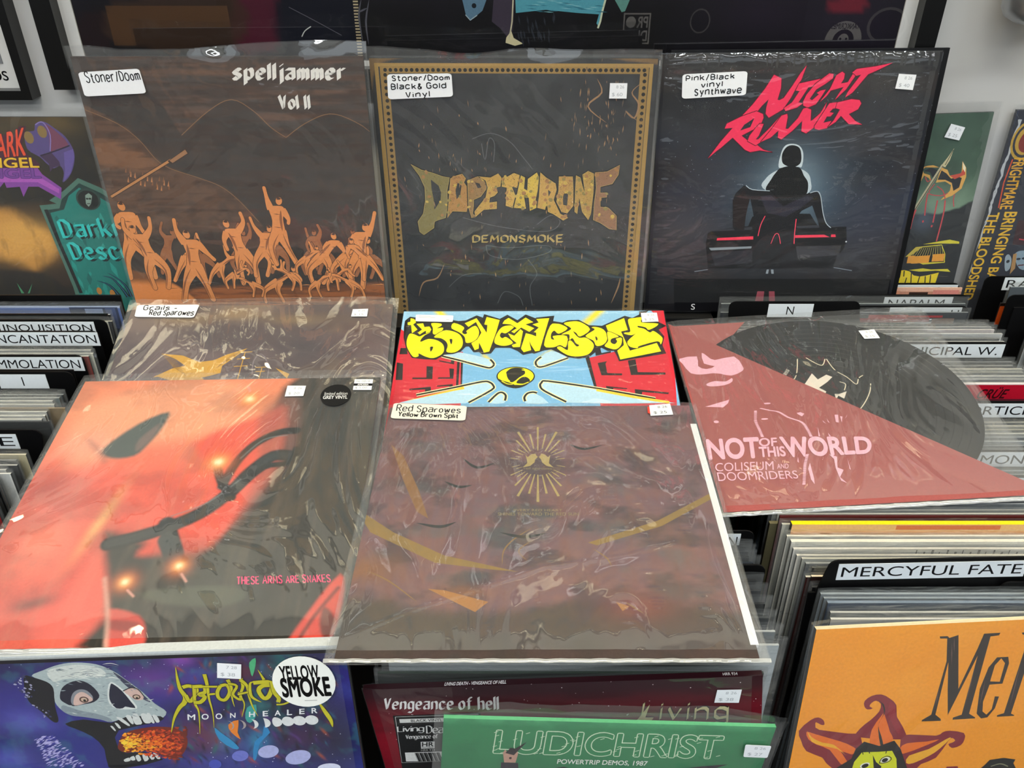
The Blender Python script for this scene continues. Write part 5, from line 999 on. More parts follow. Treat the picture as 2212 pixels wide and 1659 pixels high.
# ---- the disc in a clear sleeve with a folded red sheet
x, y, z, a_, b_, c_, S = POSE['N']
r = empty('vinyl_record', 'black disc with pinkish red folded sheet in a clear sleeve, lying flat', 'record'); rot = Euler((a_, b_, c_)); r.rotation_euler = rot; r.location = Vector((x, y, z)) + rot.to_matrix() @ Vector((0, 0, -S))
def nw(s): return [((u - .5) * S, S - v * S) for u, v in P(s)]
m = MB(); lo = -.004; hN = .306; zb = S - hN
m.prism([(-.1510, zb), (.1500, zb + .001), (-.1520, S - .0035)], -.0027, -.0019, lin('#a45552'))
a = Art('#a45552', 2, wpx=620); pk = '#f0b9cc'
a.poly(pk, '58 458 185 442 172 553 223 592 288 564 219 529 227 404 260 450 302 496 444 467 477 582 465 635 379 680 311 654 255 642 187 649 107 628 69 515', sm=2); a.poly(pk, '190 755 253 728 325 741 374 706 369 745 308 779 209 783', sm=2)
a.poly(pk, '135 989 221 960 307 931 291 966 251 1005'); a.ell(pk, '176 1142', 5, 4); a.ell(pk, '544 991 489 1141', 7, 2.5); a.poly(pk, '706 1101 731 1095 753 1112 731 1136 713 1117')
for s in ('450 1059 427 1157 430 1238 432 1306', '492 1038 537 1060 594 1083 641 1140 711 1193 728 1263 731 1330', '662 1487 624 1567 597 1647 568 1734'):
    q = spline(P(s), 10, False)
    for i in range(0, len(q), 1): a.ell(pk, [q[i]], 3.6, 1.1, 0, 6)
for s in ('938 1142 960 1144 940 1218 924 1211', '968 1157 981 1164 959 1220', '1019 1144 1007 1166 989 1188', '847 1187 859 1223 845 1204', '878 1172 883 1217 875 1207', '798 1246 786 1335 776 1334', '844 1306 852 1340 841 1339', '655 1560 641 1690 630 1738 621 1698 630 1609', '791 1497 831 1521 805 1612 834 1635 794 1692 819 1743 791 1721 792 1621 807 1540', '888 1536 876 1638 872 1628', '599 1503 591 1555 583 1544', '445 1501 459 1544 450 1523'): a.poly(pk, s)
for t, s, bd in (('NOT', '78 1310 399 1316 370 1490 62 1481', .06), ('OF', '405 1323 514 1326 498 1399 391 1395', .04), ('THIS', '386 1401 540 1408 528 1492 371 1487', .05), ('WORLD', '536 1325 1086 1368 1044 1507 534 1498', .06), ('COLISEUM', '88 1520 441 1530 425 1603 76 1591', .0), ('AND', '456 1556 525 1558 515 1598 448 1595', .01), ('DOOMRIDERS', '82 1599 558 1619 550 1685 77 1672', .0)): a.txt(pk, t, s, bd)
for t, s in (('OF', '405 1323 514 1326 498 1399 391 1395'), ('THIS', '386 1401 540 1408 528 1492 371 1487')): pass
a.lay(m, S, S, -.00272, top=S, ground=False)
m.build('cover_sheet', 'printed_card', r, colour=True)
m = MB(); m.prism([(-.152, S - .004), (-.152, S - .12), (-.06, S - .004)], .0012, .0018, lin('#a9605c')); m.build('folded_flap', 'printed_card', r, colour=True)
dc = nw('1065 905')[0]
m = MB(); pr = [(.003, -.0004), (.05, -.0004), (.0502, -.0008), (.0525, -.0008), (.0527, -.0004)] + [v for k in range(11) for v in ((.054 + k * .0082, -.0006), (.0612 + k * .0082, -.0006), (.0615 + k * .0082, -.0003))] + [(.1457, -.0005), (.147, 0), (.1457, .0008), (.003, .0008)]
m.lathe([(q[0], q[1]) for q in pr], 96, 'y', (-.0045, 0, zb + .150)); disc = m.build('disc', 'vinyl', r)
m = MB(); m.lathe([(.0035, -.0007), (.05, -.0007), (.05, -.00045)], 48, 'y', (-.0045, 0, zb + .150), lin('#1b1c1e')); a = Art('#1b1c1e', 2, wpx=620)
for s in ('794 849 848 802 930 692 950 760 1022 714 1054 743 1006 791 931 848 967 890 906 984 858 905 812 869', '944 987 1002 980 1044 922 1099 901 1059 973 1013 919 1006 992 978 1005'): a.poly('#e9e0d2', s)
for s in ('879 523 833 669 791 745 733 779', '1076 542 1094 667 1149 752 1186 833 1223 772 1262 743', '1282 835 1242 927 1162 1043 1094 1103 993 1102', '941 515 994 590 1030 607 1067 541', '1085 798 1116 827 1087 888'): a.line('#e6dcc0', s, 2.0, 4)
a.txt('#d8d4c8', 'Deathwish', '735 726 714 711 776 623 791 645')
a.lay(m, S, S, -.00075, top=S, ground=False); m.build('disc_label', 'printed_label', disc, colour=True)
o = film('clear_sleeve', .306, hN, r, 'crinkled_film', seed=11, top=.001, side=.0005, amp=.0006, depth=(-.0040, .0028), wave=.002, seam=True); o.location.z = zb
sticker(r, 'price_sticker', '1386 273 1501 269 1504 376 1395 373', S, -.0056, price('8 26', '$ 15'), square=True)

# ---- bin fronts
r, S = record('O', 'violet record with a skull breathing fire and a white oval sticker')
cover(art_O(), S, S, .004, r, '#15141c'); film('shrink_wrap', S, S, r, 'shrink_film', seed=12, top=.001, side=.001, wave=0, amp=.0003, depth=(-.0009, .0052), bot=.001, nx=20, nz=20)
sticker(r, 'price_sticker', '1368 27 1485 40 1468 128 1351 116', S, -.0022, price('7 28', '$ 38'), square=True)
disc_sticker(r, 'hype_sticker', '1777 158', .078, .0775, -.0023, '#eef0ea', lambda a, q: (a.txt('#050505', 'YELLOW', sub(q, .15, .18, .76, .44), .05), a.txt('#050505', 'SMOKE', sub(q, .13, .42, .90, .78), .06), a.poly('#b4b6b2', sub(q, .46, .86, .66, .875))))
r, S = record('P', 'dark red record with a white blackletter title, behind the green record', t=.005)
cover(art_P(), S, S, .0055, r, '#2a0d14'); film('shrink_wrap', S, S, r, 'shrink_film', seed=13, top=.001, side=.0012, wave=0, amp=.0003, depth=(-.0009, .0066), bot=.001, nx=20, nz=20)
m = MB(); v, f = glyphs('LIVING DEATH - VENGEANCE OF HELL', .02, .2); lo, hi = v.min(0), v.max(0)
m.add([(-.0905 + (q[0] - lo[0]) / (hi[0] - lo[0]) * .050, .0012 + (q[1] - lo[1]) / (hi[1] - lo[1]) * .0034, S + 2e-5) for q in v], f, lin('#e4e2e0'))
m.build('spine_title', 'printed_label', r, colour=True); m = MB(); v, f = glyphs('HRR 934'); lo, hi = v.min(0), v.max(0); m.add([(.128 + (q[0] - lo[0]) / (hi[0] - lo[0]) * .011, .0016 + (q[1] - lo[1]) / (hi[1] - lo[1]) * .0028, S + 2e-5) for q in v], f, lin('#d4d2d0'))
m.build('catalogue_number', 'printed_label', r, colour=True)
sticker(r, 'price_sticker', '1781 73 1899 76 1885 167 1766 161', S, -.0022, price('8 26', '$ 38'), square=True)
r, S = record('Q', 'small green record with outlined lettering, in front of the dark red record')
cover(art_Q(), S, S, .0032, r, '#1f4a34', '#5cb87e'); film('plastic_sleeve', S, S, r, 'poly_film', seed=14, top=.012, side=.007, amp=.0006, wave=.008, depth=(-.0016, .0045))
sticker(r, 'price_sticker', '1829 125 1992 131 1992 243 1841 239', S, -.0042, price('8 26', '$ 27'))
r, S = record('R', 'orange record with a flaming sun face and tall black lettering, front of the right bin')
cover(art_R(), S, S, .004, r, '#14110e', '#e8d8b0'); film('plastic_sleeve', S, S, r, 'poly_film', seed=15, top=.004, side=.003, amp=.0004, depth=(-.0014, .0055))
x, y, z, a_, b_, c_, S = POSE['O']; POSE['o'] = (x - .004, y + .0065, z + .0005, a_, b_, c_, S)
r, S = record('o', 'pale grey thick record directly behind the violet skull record, only its top edge showing'); cover(Art('#c6cccd'), S, S, .0105, r, '#c9cfd0')

# ================================================================== divider cards and filed records
QUEUE = {}
def bin_of(x): return 'L' if x < -.4 else 'M' if x < .2 else 'R' if x < .6 else 'X'
def divider(label, x0, x1, y, zt, *r, **k): QUEUE.setdefault(bin_of((x0 + x1) / 2), []).append((y, .0016, _divider, (label, x0, x1), zt, r, k))
def filed(label, xc, y, zt, *r, **k): QUEUE.setdefault(bin_of(xc), []).append((y, k.get('t', .0022) + (.0016 if k.get('sleeve', True) else .0002), _filed, (label, xc), zt, r, k))
def file_all():
    for b in 'LRXM':
        last = 9
        for y, th, fn, pre, zt, r, k in sorted(QUEUE[b], key=lambda q: -q[0]):
            y2 = min(y, last - th - .0004); last = y2 - (.0009 if fn is _filed and k.get('sleeve', True) else .0001)
            fn(*pre, y2, zt, *r, **k)

def _divider(label, x0, x1, y, zt, tab, lab=None, text=None, cap=.62, lean=2, roll=0):
    o = empty('divider_card', label, 'divider', (0, y - .31 * math.sin(R(lean)), zt - .31 * math.cos(R(lean))), (R(-lean), R(roll), 0), group='divider cards in the record bins')
    t0, t1 = tab; rr = .008; h = .31; zb = h - .036
    pts = [(x0, 0), (x1, 0), (x1, zb)]
    arc = lambda cx, cz, a0: [(cx + rr * math.cos(R(a0 + 22.5 * k)), cz + rr * math.sin(R(a0 + 22.5 * k))) for k in range(5)]
    if t1 < x1 - .002: pts += [(t1 + .006, zb)]
    pts += arc(t1 - rr, h - rr, 0) + arc(t0 + rr, h - rr, 90)
    pts += ([(t0 - .006, zb)] if t0 > x0 + .002 else []) + [(x0, zb)]
    m = MB(); m.prism(pts, 0, .0016); m.build('card', 'black_plastic', o)
    if lab:
        l0, l1, top = lab; hh = .0178; m = MB(); m.box(l0, l1, -.0005, -.0001, h - top - hh, h - top, lin('#dfe6ea'))
        if text:
            v, f = glyphs(text[0]); lo, hi = v.min(0), v.max(0); ch = hh * cap; a, b_ = text[1]; zz = h - top - hh / 2 - ch / 2
            m.add([(a + (q[0] - lo[0]) / (hi[0] - lo[0]) * (b_ - a), -.00052, zz + (q[1] - lo[1]) / (hi[1] - lo[1]) * ch) for q in v], f, lin('#0c0d10'))
        m.build('name_label', 'printed_label', o, colour=True)
    return o

SEED = [100]
PROTO = {}
def _filed(label, xc, y, zt, front='#888', edge='#ddd', W=.313, t=.0022, sleeve=True, lean=2, top=.006, side=.003, art=None, group=None):
    """a record filed in a bin: cover card and, mostly, a clear sleeve standing a little proud of it"""
    SEED[0] += 1; rd = random.Random(SEED[0]); H = .312
    o = empty('vinyl_record', label, 'record', (xc, y - (H + top) * math.sin(R(lean)), zt - (H + (top if sleeve else 0)) * math.cos(R(lean))), (R(-lean), 0, 0), group=group)
    m = MB(); m.box(-W / 2, W / 2, 0, t, 0, H, lin(rd.choice(('#101010', '#16140f', '#0c0c0e', '#221a14', '#2e2b20', '#1a1c20', '#3a362a')))); m.add([(-W / 2, 0, H + 2e-5), (W / 2, 0, H + 2e-5), (W / 2, t, H + 2e-5), (-W / 2, t, H + 2e-5)], [(0, 1, 2, 3)], lin(edge)); m.add([(-W / 2, -2e-5, 0), (W / 2, -2e-5, 0), (W / 2, -2e-5, H), (-W / 2, -2e-5, H)], [(0, 1, 2, 3)], lin(front))  # sides painted dark for the shade between records; top colours carry sleeve haze
    if art: art(m, W, H)
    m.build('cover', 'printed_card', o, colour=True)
    if sleeve:
        fm = film('plastic_sleeve', W, H, o, 'bin_film', nx=30, nz=14, amp=.0002, top=top, side=side, seed=SEED[0], wave=.0022, depth=(-.0006, t + .0006))
    return o
ORD = ('first', 'second', 'third', 'fourth', 'fifth', 'sixth', 'seventh', 'eighth', 'ninth', 'tenth')
def strip(cells):
    """coloured blocks along the top of a cover: (x0, x1, z0 below top, z1 below top, colour)"""
    def fn(m, W, H):
        for i, (a, b, c, d, col) in enumerate(cells): y = -4e-5 - i * 1.2e-5; m.add([(a * W - W / 2, y, H - d), (b * W - W / 2, y, H - d), (b * W - W / 2, y, H - c), (a * W - W / 2, y, H - c)], [(0, 1, 2, 3)], lin(col))
    return fn
def letter_strip(text, a, b, c, d, col, bg=None, shear=0.0, bold=0.0):
    def fn(m, W, H):
        if bg:
            for i, (p, q, r0, s0, cc) in enumerate(bg): y = -4e-5 - i * 1.2e-5; m.add([(p * W - W / 2, y, H - s0), (q * W - W / 2, y, H - s0), (q * W - W / 2, y, H - r0), (p * W - W / 2, y, H - r0)], [(0, 1, 2, 3)], lin(cc))
        v, f = glyphs(text, bold, shear); lo, hi = v.min(0), v.max(0)
        m.add([(a * W - W / 2 + (q[0] - lo[0]) / (hi[0] - lo[0]) * (b - a) * W, -2e-4, H - d + (q[1] - lo[1]) / (hi[1] - lo[1]) * (d - c)) for q in v], f, lin(col))
    return fn

# ---- left bin
LX0, LX1, LC = -.800, -.4855, -.6435
G1 = 'records filed in the left bin'
rtab, ltab = (-.66, LX1), (LX0, -.632)
def LY(py): return py
divider('black divider with a round left-hand tab, rearmost in the left bin', LX0, LX1, 0.9069, 0.9897, ltab)
divider('black divider card whose label reads INQUISITION', LX0, LX1, 0.8673, 0.9844, (-.64, LX1), (-.6146, -.5005, .0025), ('INQUISITION', (-.6105, -.5040)))
divider('black divider card whose label reads INCANTATION', LX0, LX1, 0.8443, 0.9815, (-.64, LX1), (-.627, -.4868, .0012), ('INCANTATION', (-.6125, -.4900)))
divider('black divider card whose label reads IMMOLATION', LX0, LX1, 0.7989, 0.9757, (-.64, LX1), (-.596, -.4872, .0022), ('IMMOLATION', (-.589, -.4910)))
divider('black divider card with a short white label bearing the single letter I', LX0, LX1, 0.7694, 0.9718, (-.62, LX1), (-.5695, -.5155, .003), ('I', (-.5432, -.5418)))
divider('black divider card whose cut-off label ends in RE, in the left bin', LX0, LX1, 0.6767, 0.9601, (-.68, LX1 + .006), (-.64, -.5055, .005), ('RE', (-.548, -.5095)))
divider('black divider with a round left-hand tab, nearest in the left bin', LX0, LX1, 0.6489, 0.9566, (LX0, -.492 - .02))
filed('black record at the very back of the left bin, under the headstone record', LC, 0.9190, 0.9911, '#0a0a0b', '#101010', sleeve=False, group=G1)
filed('pale blue record with a photo at its right end, back of the left bin', LC + .004, 0.9050, 0.9899, '#5d76b2', '#9fb0d0', art=strip([(0, 1, 0, .002, '#b7c4e0'), (.80, .99, .001, .05, '#2c3a5c'), (.86, .93, .003, .03, '#8fa2c8'), (.94, .98, .002, .03, '#4a5c8a')]), group=G1)
filed('clear-sleeved record with a small yellow sticker, behind the INQUISITION divider', LC - .002, 0.8863, 0.9871, '#15161a', '#c8ccd0', art=strip([(.44, .56, .0, .006, '#d8d67a')]), group=G1)
filed('plain black record second behind the INQUISITION divider', LC - .001, 0.8786, 0.9861, '#0b0b0c', '#131313', sleeve=False, group=G1)
filed('record with a row of red squares, directly behind the INQUISITION divider', LC + .006, 0.8720, 0.9856, '#1a1a1c', '#c9c6b8', art=strip([(.42, .97, .0, .003, '#d8d2bd'), (.44, .52, .003, .012, '#7a1c24'), (.56, .61, .003, .012, '#7a1c24'), (.62, .70, .003, .012, '#7a1c24'), (.76, .85, .003, .012, '#7a1c24'), (.86, .93, .001, .010, '#d8d2bd'), (.945, .985, .0, .03, '#e2dfd2'), (.952, .978, .004, .026, '#a01c28')]), group=G1)
for i, py in enumerate((747, 754, 760)): filed('pale record in a creased clear sleeve, %s in front of the INCANTATION divider' % ORD[i], LC + (.002, .007, .004)[i], YB(py), plane_z(YB(py)), ('#a9ada8', '#c2c2b4', '#8a3f38')[i], '#d2d4cc', group=G1)
filed('thin black record directly behind the divider lettered I', LC, 0.7751, 0.9707, '#0c0c0d', '#151515', sleeve=False, group=G1)
for i, py in enumerate((843, 849, 856, 864, 872, 880, 888, 896)): filed('%s record, %s in front of the divider lettered I' % (('clear-sleeved dark', 'clear-sleeved grey', 'white-sleeved', 'white-sleeved', 'tan-fronted', 'white-sleeved', 'white-sleeved', 'white-sleeved')[i], ORD[i]), LC + (.003, .001, -.004, 0, .014, -.003, -.002, -.003)[i], YB(py), plane_z(YB(py)), ('#3a3f40', '#7a8482', '#c9cbc2', '#d2d3ca', '#8a7656', '#cfd0c8', '#d6d6ce', '#c9cac2')[i], ('#8a9090', '#a8aeac', '#dcdcd4', '#d8d8d0', '#9a866a', '#dcdcd4', '#dcdcd4', '#dcdcd4')[i], group=G1)
filed('glossy black record directly behind the divider whose label ends in RE', LC + .010, 0.6904, 0.9619, '#0c0d10', '#111216', group=G1, top=.002)
for i, py in enumerate((972, 984, 995, 1005, 1013, 1024, 1038, 1052, 1068, 1084, 1100, 1118, 1136, 1154)): filed('%s record in a clear sleeve, %s from the front in the left bin' % (('cream', 'black', 'dark grey', 'white', 'white', 'brown', 'black', 'white', 'red', 'white', 'grey', 'white', 'cream', 'white')[i], ('fourteenth', 'thirteenth', 'twelfth', 'eleventh', 'tenth', 'ninth', 'eighth', 'seventh', 'sixth', 'fifth', 'fourth', 'third', 'second', 'first')[i]), LC + (.004, -.002, .002, -.006, .001, -.008, -.004, -.010, .0, -.012, -.004, -.009, -.006, -.010)[i], YB(py), plane_z(YB(py)), ('#c9bf9a', '#17181a', '#3c3d3e', '#b9bab4', '#cfd0ca', '#6a4a3a', '#141416', '#c2c4be', '#a32a2c', '#c2c4be', '#8a8c8a', '#cccec8', '#c8c0a8', '#c2c4be')[i], ('#d8d2bc', '#8a8a88', '#b2b2ae', '#d0d0ca', '#dcdcd6', '#8c6c5a', '#9a9a98', '#d2d4ce', '#b83a3a', '#d2d4ce', '#b2b4b0', '#dcdcd6', '#d8d2c0', '#d2d4ce')[i], group=G1)

# ---- right bin, behind and beside the disc
RX0, RX1, RC = .270, .5855, .4285
G4 = 'records filed in the right bin'
divider('black divider card with a label half hidden behind a peach record', RX0, .5985, .9945, 0.9711, (.46, .5985), (.484, .5955, .002), ('NEUROSIS', (.490, .5905)))
divider('black divider with a left-hand tab whose short label bears the single letter N', RX0, RX1, 0.9050, 0.9894, (.268, .4295), (.3165, .372, .003), ('N', (.3395, .3485)))
divider('black divider card behind a frosted sleeve, in the right bin', RX0, RX1, .947, 0.9777, (.42, RX1), (.478, .566, .003), ('NAPALM', (.484, .556)))
divider('black divider card whose partly hidden label ends in H, in the right bin', RX0, RX1, .930, 0.9705, (.42, RX1 - .006), (.48, .5715, .002), ('H', (.5585, .5685)))
divider('black divider card whose label reads MUNICIPAL W.', RX0, RX1, 0.8428, 0.9674, (.40, RX1 + .003), (.437, .5835, .0025), ('MUNICIPAL W.', (.445, .5765)))
divider('black divider card whose label reads MORTICIAN', RX0, RX1, 0.7378, 0.9539, (.42, RX1 + .008), (.474, .5925, .0025), ('MORTICIAN', (.481, .5875)))
divider('black divider card whose label begins with MON, under the clear sleeve of the disc', RX0, RX1, 0.6640, 0.9442, (.43, RX1 + .003), (.472, .583, .0025), ('MON', (.4775, .5215)))
divider('black divider card whose label begins with MET, under the clear sleeve of the disc', RX0, RX1, 0.6302, 0.9398, (.43, RX1 + .003), (.4507, .583, .0025), ('MET', (.456, .4985)))
filed('peach record with a speckled picture, in front of the rearmost label of the right bin', RC + .010, .982, 0.9704, '#c98f78', '#e0b49c', art=strip([(0, 1, 0, .005, '#e8b8a0'), (.60, .68, .006, .02, '#3a2a26'), (.70, .74, .004, .02, '#e09a7a'), (.78, .86, .006, .02, '#3a2a26'), (.88, .99, .003, .012, '#d88a80'), (.80, .93, .013, .018, '#e8e4dc')]), group=G4, sleeve=False)
filed('grey record in a frosted sleeve, hiding a label at the back of the right bin', RC - .004, .941, 0.9780, '#4a4f52', '#a8b0b2', group=G4, top=.010)
filed('dark record with red lettering and a white sticker, behind the MUNICIPAL W. divider', RC - .008, .923, 0.9708, '#3f4348', '#8e9498', art=strip([(.60, .76, .003, .008, '#b0343a'), (.66, .90, .004, .007, '#b0343a'), (.55, .85, .008, .014, '#a02a32'), (.76, .86, .013, .019, '#e4e6e8'), (.86, .95, .008, .022, '#8a7468')]), group=G4)
for i, py in enumerate((692, 697, 703, 712, 722, 729)): filed('%s record in a clear sleeve, %s behind the MUNICIPAL W. divider' % (('black', 'silver lettered', 'pinkish white', 'white', 'dark grey', 'pale grey')[i], ORD[5 - i]), RC + (-.004, .001, .002, .008, .0, .003)[i], YB(py, DROP), plane_z(YB(py, DROP)) - DROP, ('#141518', '#8c8f92', '#d8cfce', '#d2d4d2', '#4a4a48', '#b0b2b0')[i], ('#5a5c5e', '#b8bcbc', '#e2dcd8', '#dcdedc', '#8c8c88', '#c8cac8')[i], group=G4)
for i, py in enumerate((773, 781, 788, 795, 803, 810, 818)): filed('%s record in a clear sleeve, %s in front of the MUNICIPAL W. divider' % (('black', 'black', 'white', 'grey', 'white', 'silver', 'white')[i], ORD[i]), RC + (-.006, -.008, .0, -.002, .004, .003, .006)[i], YB(py, DROP), plane_z(YB(py, DROP)) - DROP, ('#1a1c20', '#26282c', '#c6c6b8', '#8c8c84', '#c9cac4', '#a2a4a2', '#d6d8d4')[i], ('#8e9294', '#9a9c9c', '#dedccf', '#a8a8a0', '#d8d8d2', '#bcbebc', '#e0e2de')[i], group=G4)
filed('bright red record with black slanted lettering, behind the MORTICIAN divider', RC + .004, 0.7671, 0.9578, '#b80f2a', '#e6dcdc', sleeve=False, art=letter_strip('CRÜE', .78, .89, .004, .019, '#3a0a10', [(0, 1, 0, .0012, '#f0e8e4'), (0, 1, .0195, .03, '#6a2030')], .45, .02), group=G4)
for i, py in enumerate((903, 911, 919, 927, 935, 944, 953, 962)): filed('silvery record in a creased clear sleeve, %s in front of the MORTICIAN divider' % ORD[i], RC + (.002, .006, .0, .004, .008, .001, .005, .003)[i], YB(py, DROP), plane_z(YB(py, DROP)) - DROP, ('#3a3c3e', '#b2b0a2', '#77766a', '#c2c2b8', '#4c5258', '#9aa4ac', '#2e3338', '#aab4bc')[i], ('#9a9a94', '#ccc9bb', '#a8a698', '#d2d2ca', '#9aa0a4', '#b8c0c6', '#8c9298', '#c2cad0')[i], group=G4)
for i, py in enumerate((1008, 1013, 1018)): filed('blue-grey record %s in front of the divider labelled MON' % ORD[i], RC + .002 * i, YB(py, DROP), plane_z(YB(py, DROP)) - DROP, ('#4c5662', '#6c7884', '#3e464e')[i], '#98a2ac', group=G4)
for i, py in enumerate((1062, 1069, 1076)): filed('blue-grey record %s in front of the divider labelled MET' % ORD[i], RC + .002 * i, YB(py, DROP), plane_z(YB(py, DROP)) - DROP, ('#7a8894', '#566270', '#8c98a2')[i], '#a8b2bc', group=G4)

# ---- right bin, in front of the disc
GF = 'records at the front of the right bin'
FC = .398
filed('olive worn record, its left edge standing clear behind the front records of the right bin', FC - .0045, .5705, .934, '#55503a', '#6a644a', sleeve=False, group=GF, t=.004)
row_at = [(0.5770, 0.9465), (0.5719, 0.9465), (0.5668, 0.9454), (0.5617, 0.9455), (0.5566, 0.9456), (0.5515, 0.9414), (0.5464, 0.9411), (0.5413, 0.9375), (0.5362, 0.9346), (0.5311, 0.9356), (0.5260, 0.9350), (0.5209, 0.9350), (0.5158, 0.9289), (0.5107, 0.9274), (0.5056, 0.9248)]
row = [(1092, 0, '#8d8f88', '#b8b8b0', 'grey'), (1100, .003, '#a4a49c', '#c4c4bc', 'pale grey'), (1110, .002, '#55140f', '#4a1a1c', 'maroon'), (1118, .004, '#b9b7a8', '#cfcdbd', 'cream'), (1126, .010, '#e8a05a', '#f2d80c', 'yellow-edged'), (1142, .006, '#dcdacb', '#e6e4d6', 'white'), (1151, .008, '#e2e0d2', '#e8e6d8', 'broad white'), (1166, .009, '#dddbd0', '#d6d2c8', 'white, black scribbled'), (1180, .011, '#e4e0d2', '#dedacd', 'cream'), (1187, .014, '#b8b8ac', '#cfccba', 'pale olive'), (1197, .016, '#6c6e6e', '#a2a4a0', 'dark grey'), (1206, .020, '#191a1c', '#50524f', 'black'), (1226, .014, '#3a1c1a', '#d8d4c4', 'cream-edged'), (1238, .017, '#2a1a18', '#e0d2b8', 'cream-edged black'), (1252, .018, '#141416', '#3a3a3a', 'black')]
for i, (py, dx, fc, ec, nm) in enumerate(row):
    art = None
    if i == 7: art = strip([(.35 + .022 * k, .35 + .022 * k + .003 + .006 * ((k * 7) % 3) / 3, .001 + .002 * (k % 2), .012, '#2a2a2a') for k in range(28)])
    if i == 11: art = strip([(.30 + .075 * k, .35 + .075 * k, .001, .006, '#d8d6c8') for k in range(9)])
    if i == 10: art = strip([(.52, .60, .002, .007, '#b84a44'), (.62, .70, .002, .007, '#a83a3a')])
    if i == 4: art = strip([(0, 1, .0, .008, '#e8b878'), (.3, .6, .001, .006, '#d87a4a')])
    filed('%s record, %s behind the large slanted front label of the right bin' % (nm, ('fifteenth', 'fourteenth', 'thirteenth', 'twelfth', 'eleventh', 'tenth', 'ninth', 'eighth', 'seventh', 'sixth', 'fifth', 'fourth', 'third', 'second', 'first')[i]), FC + dx, *row_at[i], fc, ec, art=art, group=GF, sleeve=i not in (2, 4, 13), t=(.0022, .0022, .0022, .0022, .0052, .0022, .004, .0025, .0022, .0022, .0022, .0022, .0022, .0022, .0022)[i])
divider('black divider card with a large white label, front of the right bin', .2625, .575, .4985, 0.9464, (.2745, .4485), (.2830, .4405, .0035), ('MERCYFUL FATE', (.2865, .4375)), roll=-1.6)
divider('black divider with a right-hand tab, at the right edge behind the orange record', .2625, .575, .4935, 0.9341, (.414, .575))
for i, (py, dx, fc, ec, nm) in enumerate([(1266, .020, '#8a959c', '#a8b4ba', 'pale blue-grey'), (1276, .021, '#6c7880', '#98a2a8', 'grey'), (1286, .022, '#424c5c', '#7e8c9c', 'slate blue'), (1308, .024, '#9a9c98', '#c0c2be', 'grey'), (1320, .023, '#c2c2bc', '#dcdcd6', 'white')]):
    filed('%s record in a clear sleeve, %s behind the orange sun record' % (nm, ('fifth', 'fourth', 'third', 'second', 'first')[i]), FC + dx, *[(0.4895, 0.9306), (0.4845, 0.9310), (0.4790, 0.9320), (0.4735, 0.9259), (0.4685, 0.9237)][i], fc, ec, group=GF, t=.003 if i == 2 else .0022)

# ---- far right bin
G5 = 'records filed in the far right bin'
divider('black divider card whose cut-off label begins with RA, far right bin', .615, .93, .972, 0.9919, (.6150, .78), (.640, .76, .0015), ('RA', (.6445, .676)))
divider('black divider with a rounded left tab, second in the far right bin', .6165, .93, 0.9170, 0.9923, (.6165, .79))
filed('blue-grey record in a clear sleeve, between the two dividers of the far right bin', .790, .945, 0.9956, '#4c565e', '#98a2a8', group=G5)
filed('orange and black record sunk low at the left of the far right bin', .775, .93, 0.9744, '#1a1412', '#16110f', sleeve=False, art=strip([(.0, .10, .004, .03, '#c04a16'), (.02, .06, .006, .02, '#e8701c')]), group=G5)
filed('black record lettered up its spine, in the far right bin', .783, .915, 0.9763, '#0e0e10', '#161616', sleeve=False, group=G5)
for i, py in enumerate((682, 690, 700, 712, 724, 744, 758, 772, 790, 808, 826)): filed('%s record, %s in front of the second divider of the far right bin' % (('white-sleeved', 'pale grey', 'blue-grey', 'brick red', 'grey', 'olive', 'cream', 'dark', 'olive', 'black', 'cream')[i], ('first', 'second', 'third', 'fourth', 'fifth', 'sixth', 'seventh', 'eighth', 'ninth', 'tenth', 'eleventh')[i]), .786 + (.0, .003, .012, .002, .014, .006, .004, .008, .010, .006, .014)[i], YB(py), plane_z(YB(py)), ('#b8bcba', '#a8aca8', '#6e7c88', '#8a3a28', '#9aa4ac', '#5e5a46', '#b8b2a0', '#2c2b28', '#6a6650', '#1c1c1c', '#c0bcae')[i], ('#c8ccca', '#c0c2bc', '#a8b4bc', '#5a2a20', '#b8c0c4', '#77735c', '#ccc8b8', '#4a4844', '#8a866e', '#3a3a38', '#d2cec0')[i], group=G5, sleeve=i not in (3, 5, 7))

# ---- middle bin, under the maroon record
G3 = 'records filed in the middle bin'
divider('black divider card with a cut-off label ending in N, right of the maroon record', -.098, .2175, 0.5466, 0.9430, (.06, .2175), (.10, .205, .003), ('N', (.1945, .2025)))
divider('black divider with a plain tab, second right of the maroon record', -.098, .2185, 0.5093, 0.9382, (.06, .2185))
for i, (py, dx, c) in enumerate([(1160, .0, '#16181c'), (1172, .001, '#22262c'), (1186, .0, '#0e0e10'), (1200, .002, '#1a222e'), (1240, .0, '#101113'), (1262, .001, '#2a2d30'), (1290, .002, '#131416'), (1320, .002, '#3c4042'), (1350, .004, '#8a9092'), (1378, .004, '#b8c0c2')]):
    filed('clear-sleeved %s record, %s in front of the divider ending in N' % ('pale' if i > 7 else 'dark', ORD[i]), .0525 + dx, YB(py), min(plane_z(YB(py)), .938), c, c if i < 8 else '#b4babc', group=G3, top=.008, side=.006)
filed('dark sleeved record with a green edge, directly behind the dark red record', .0475, .4395, .8990, '#0c120e', '#1c3022', group=G3, top=.006)
filed('grey sleeved record, second behind the dark red record', .0465, .4440, .901, '#0a0b0c', '#16181a', group=G3, top=.006)
file_all()

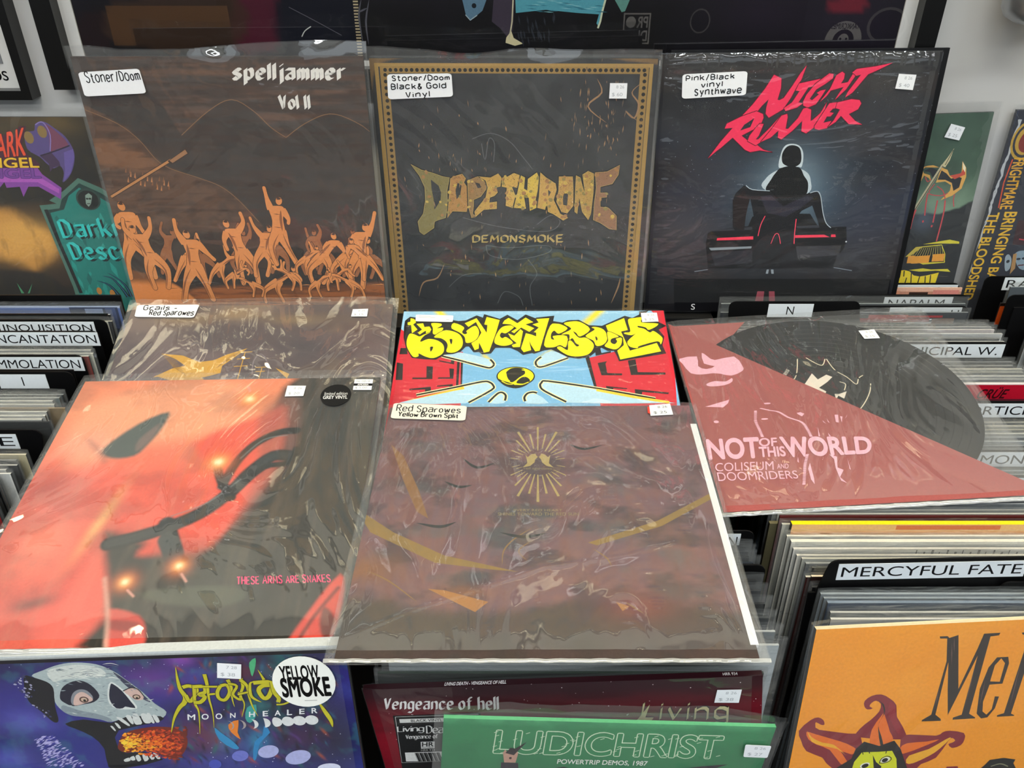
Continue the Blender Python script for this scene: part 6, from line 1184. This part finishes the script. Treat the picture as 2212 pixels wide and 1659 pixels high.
# ================================================================== across the aisle: what the poster's glass mirrors
bo = empty('patch_board', 'black board of printed patches across the aisle, mirrored in the poster glass', 'display board', (0, -1.6, 0))
VQ = lambda s: [tuple(float(q) for q in p.split(',')) for p in s.split()]
m = MB(); m.box(-1.2, 1.2, -.03, 0, .55, 1.25, lin('#08080a')); m.build('panel', 'bin_black', bo)
def patch(name, s, col, fn=None, rnd=False):
    q = VQ(s); cx, cz = sum(p[0] for p in q) / 4, sum(p[1] for p in q) / 4; m = MB(); hw, hh = abs(q[1][0] - q[0][0]) / 2, abs(q[0][1] - q[2][1]) / 2
    ring = [(cx + hw * math.cos(t), cz + hh * math.sin(t)) for t in [2 * math.pi * i / 32 for i in range(32)]] if rnd else [(cx - hw, cz - hh), (cx + hw, cz - hh), (cx + hw, cz + hh), (cx - hw, cz + hh)]
    n = len(ring); m.add([(x, .003, z) for x, z in ring], [tuple(range(n))[::-1]], lin(col)); a = Art()
    if fn: fn(a)
    for k, (vv, f, c, _) in enumerate(a.ops): m.add([(cx - (u - .5) * 2 * hw, .0032 + k * 3e-5, cz - (v - .5) * 2 * hh) for u, v in vv], f, c)
    m.build(name, 'printed_label', bo, colour=True)
patch('patch', '0.452,0.913 0.563,0.913 0.574,0.794 0.460,0.794', '#e6e6e6', lambda a: (a.poly('#101010', [(.05, .05), (.95, .05), (.95, .95), (.05, .95)]), a.txt('#e6e6e6', 'PR', [(.1, .12), (.5, .12), (.5, .46), (.1, .46)], .03), a.ell('#e6e6e6', [(.72, .29)], 120, 120), a.txt('#e6e6e6', 'DIGY', [(.1, .56), (.9, .56), (.9, .9), (.1, .9)], .03)))
patch('patch', '1.279,0.883 1.431,0.883 1.466,0.730 1.311,0.730', '#ececec', lambda a: (a.ell('#101010', [(.5, .5)], 190, 190), a.txt('#141414', 'TANKCRIMES', [(.12, .06), (.88, .06), (.88, .2), (.12, .2)], .02), a.ell('#ececec', [(.5, .5)], 100, 120), a.ell('#141414', [(.42, .45), (.58, .45)], 22, 22)), True)
patch('patch', '1.442,0.935 1.608,0.935 1.644,0.794 1.475,0.794', '#9a9a9a', lambda a: a.ell('#141414', [(.5, .5)], 280, 280), True)
patch('patch', '0.723,0.930 0.806,0.930 0.819,0.835 0.735,0.835', '#9a9a9a', lambda a: a.ell('#141414', [(.5, .5)], 285, 285), True)
patch('brown_box_front', '-1.636,0.940 -1.140,0.940 -1.168,0.788 -1.677,0.788', '#a87a50')  # flat brown sheet added as the brown box mirrored in the glass
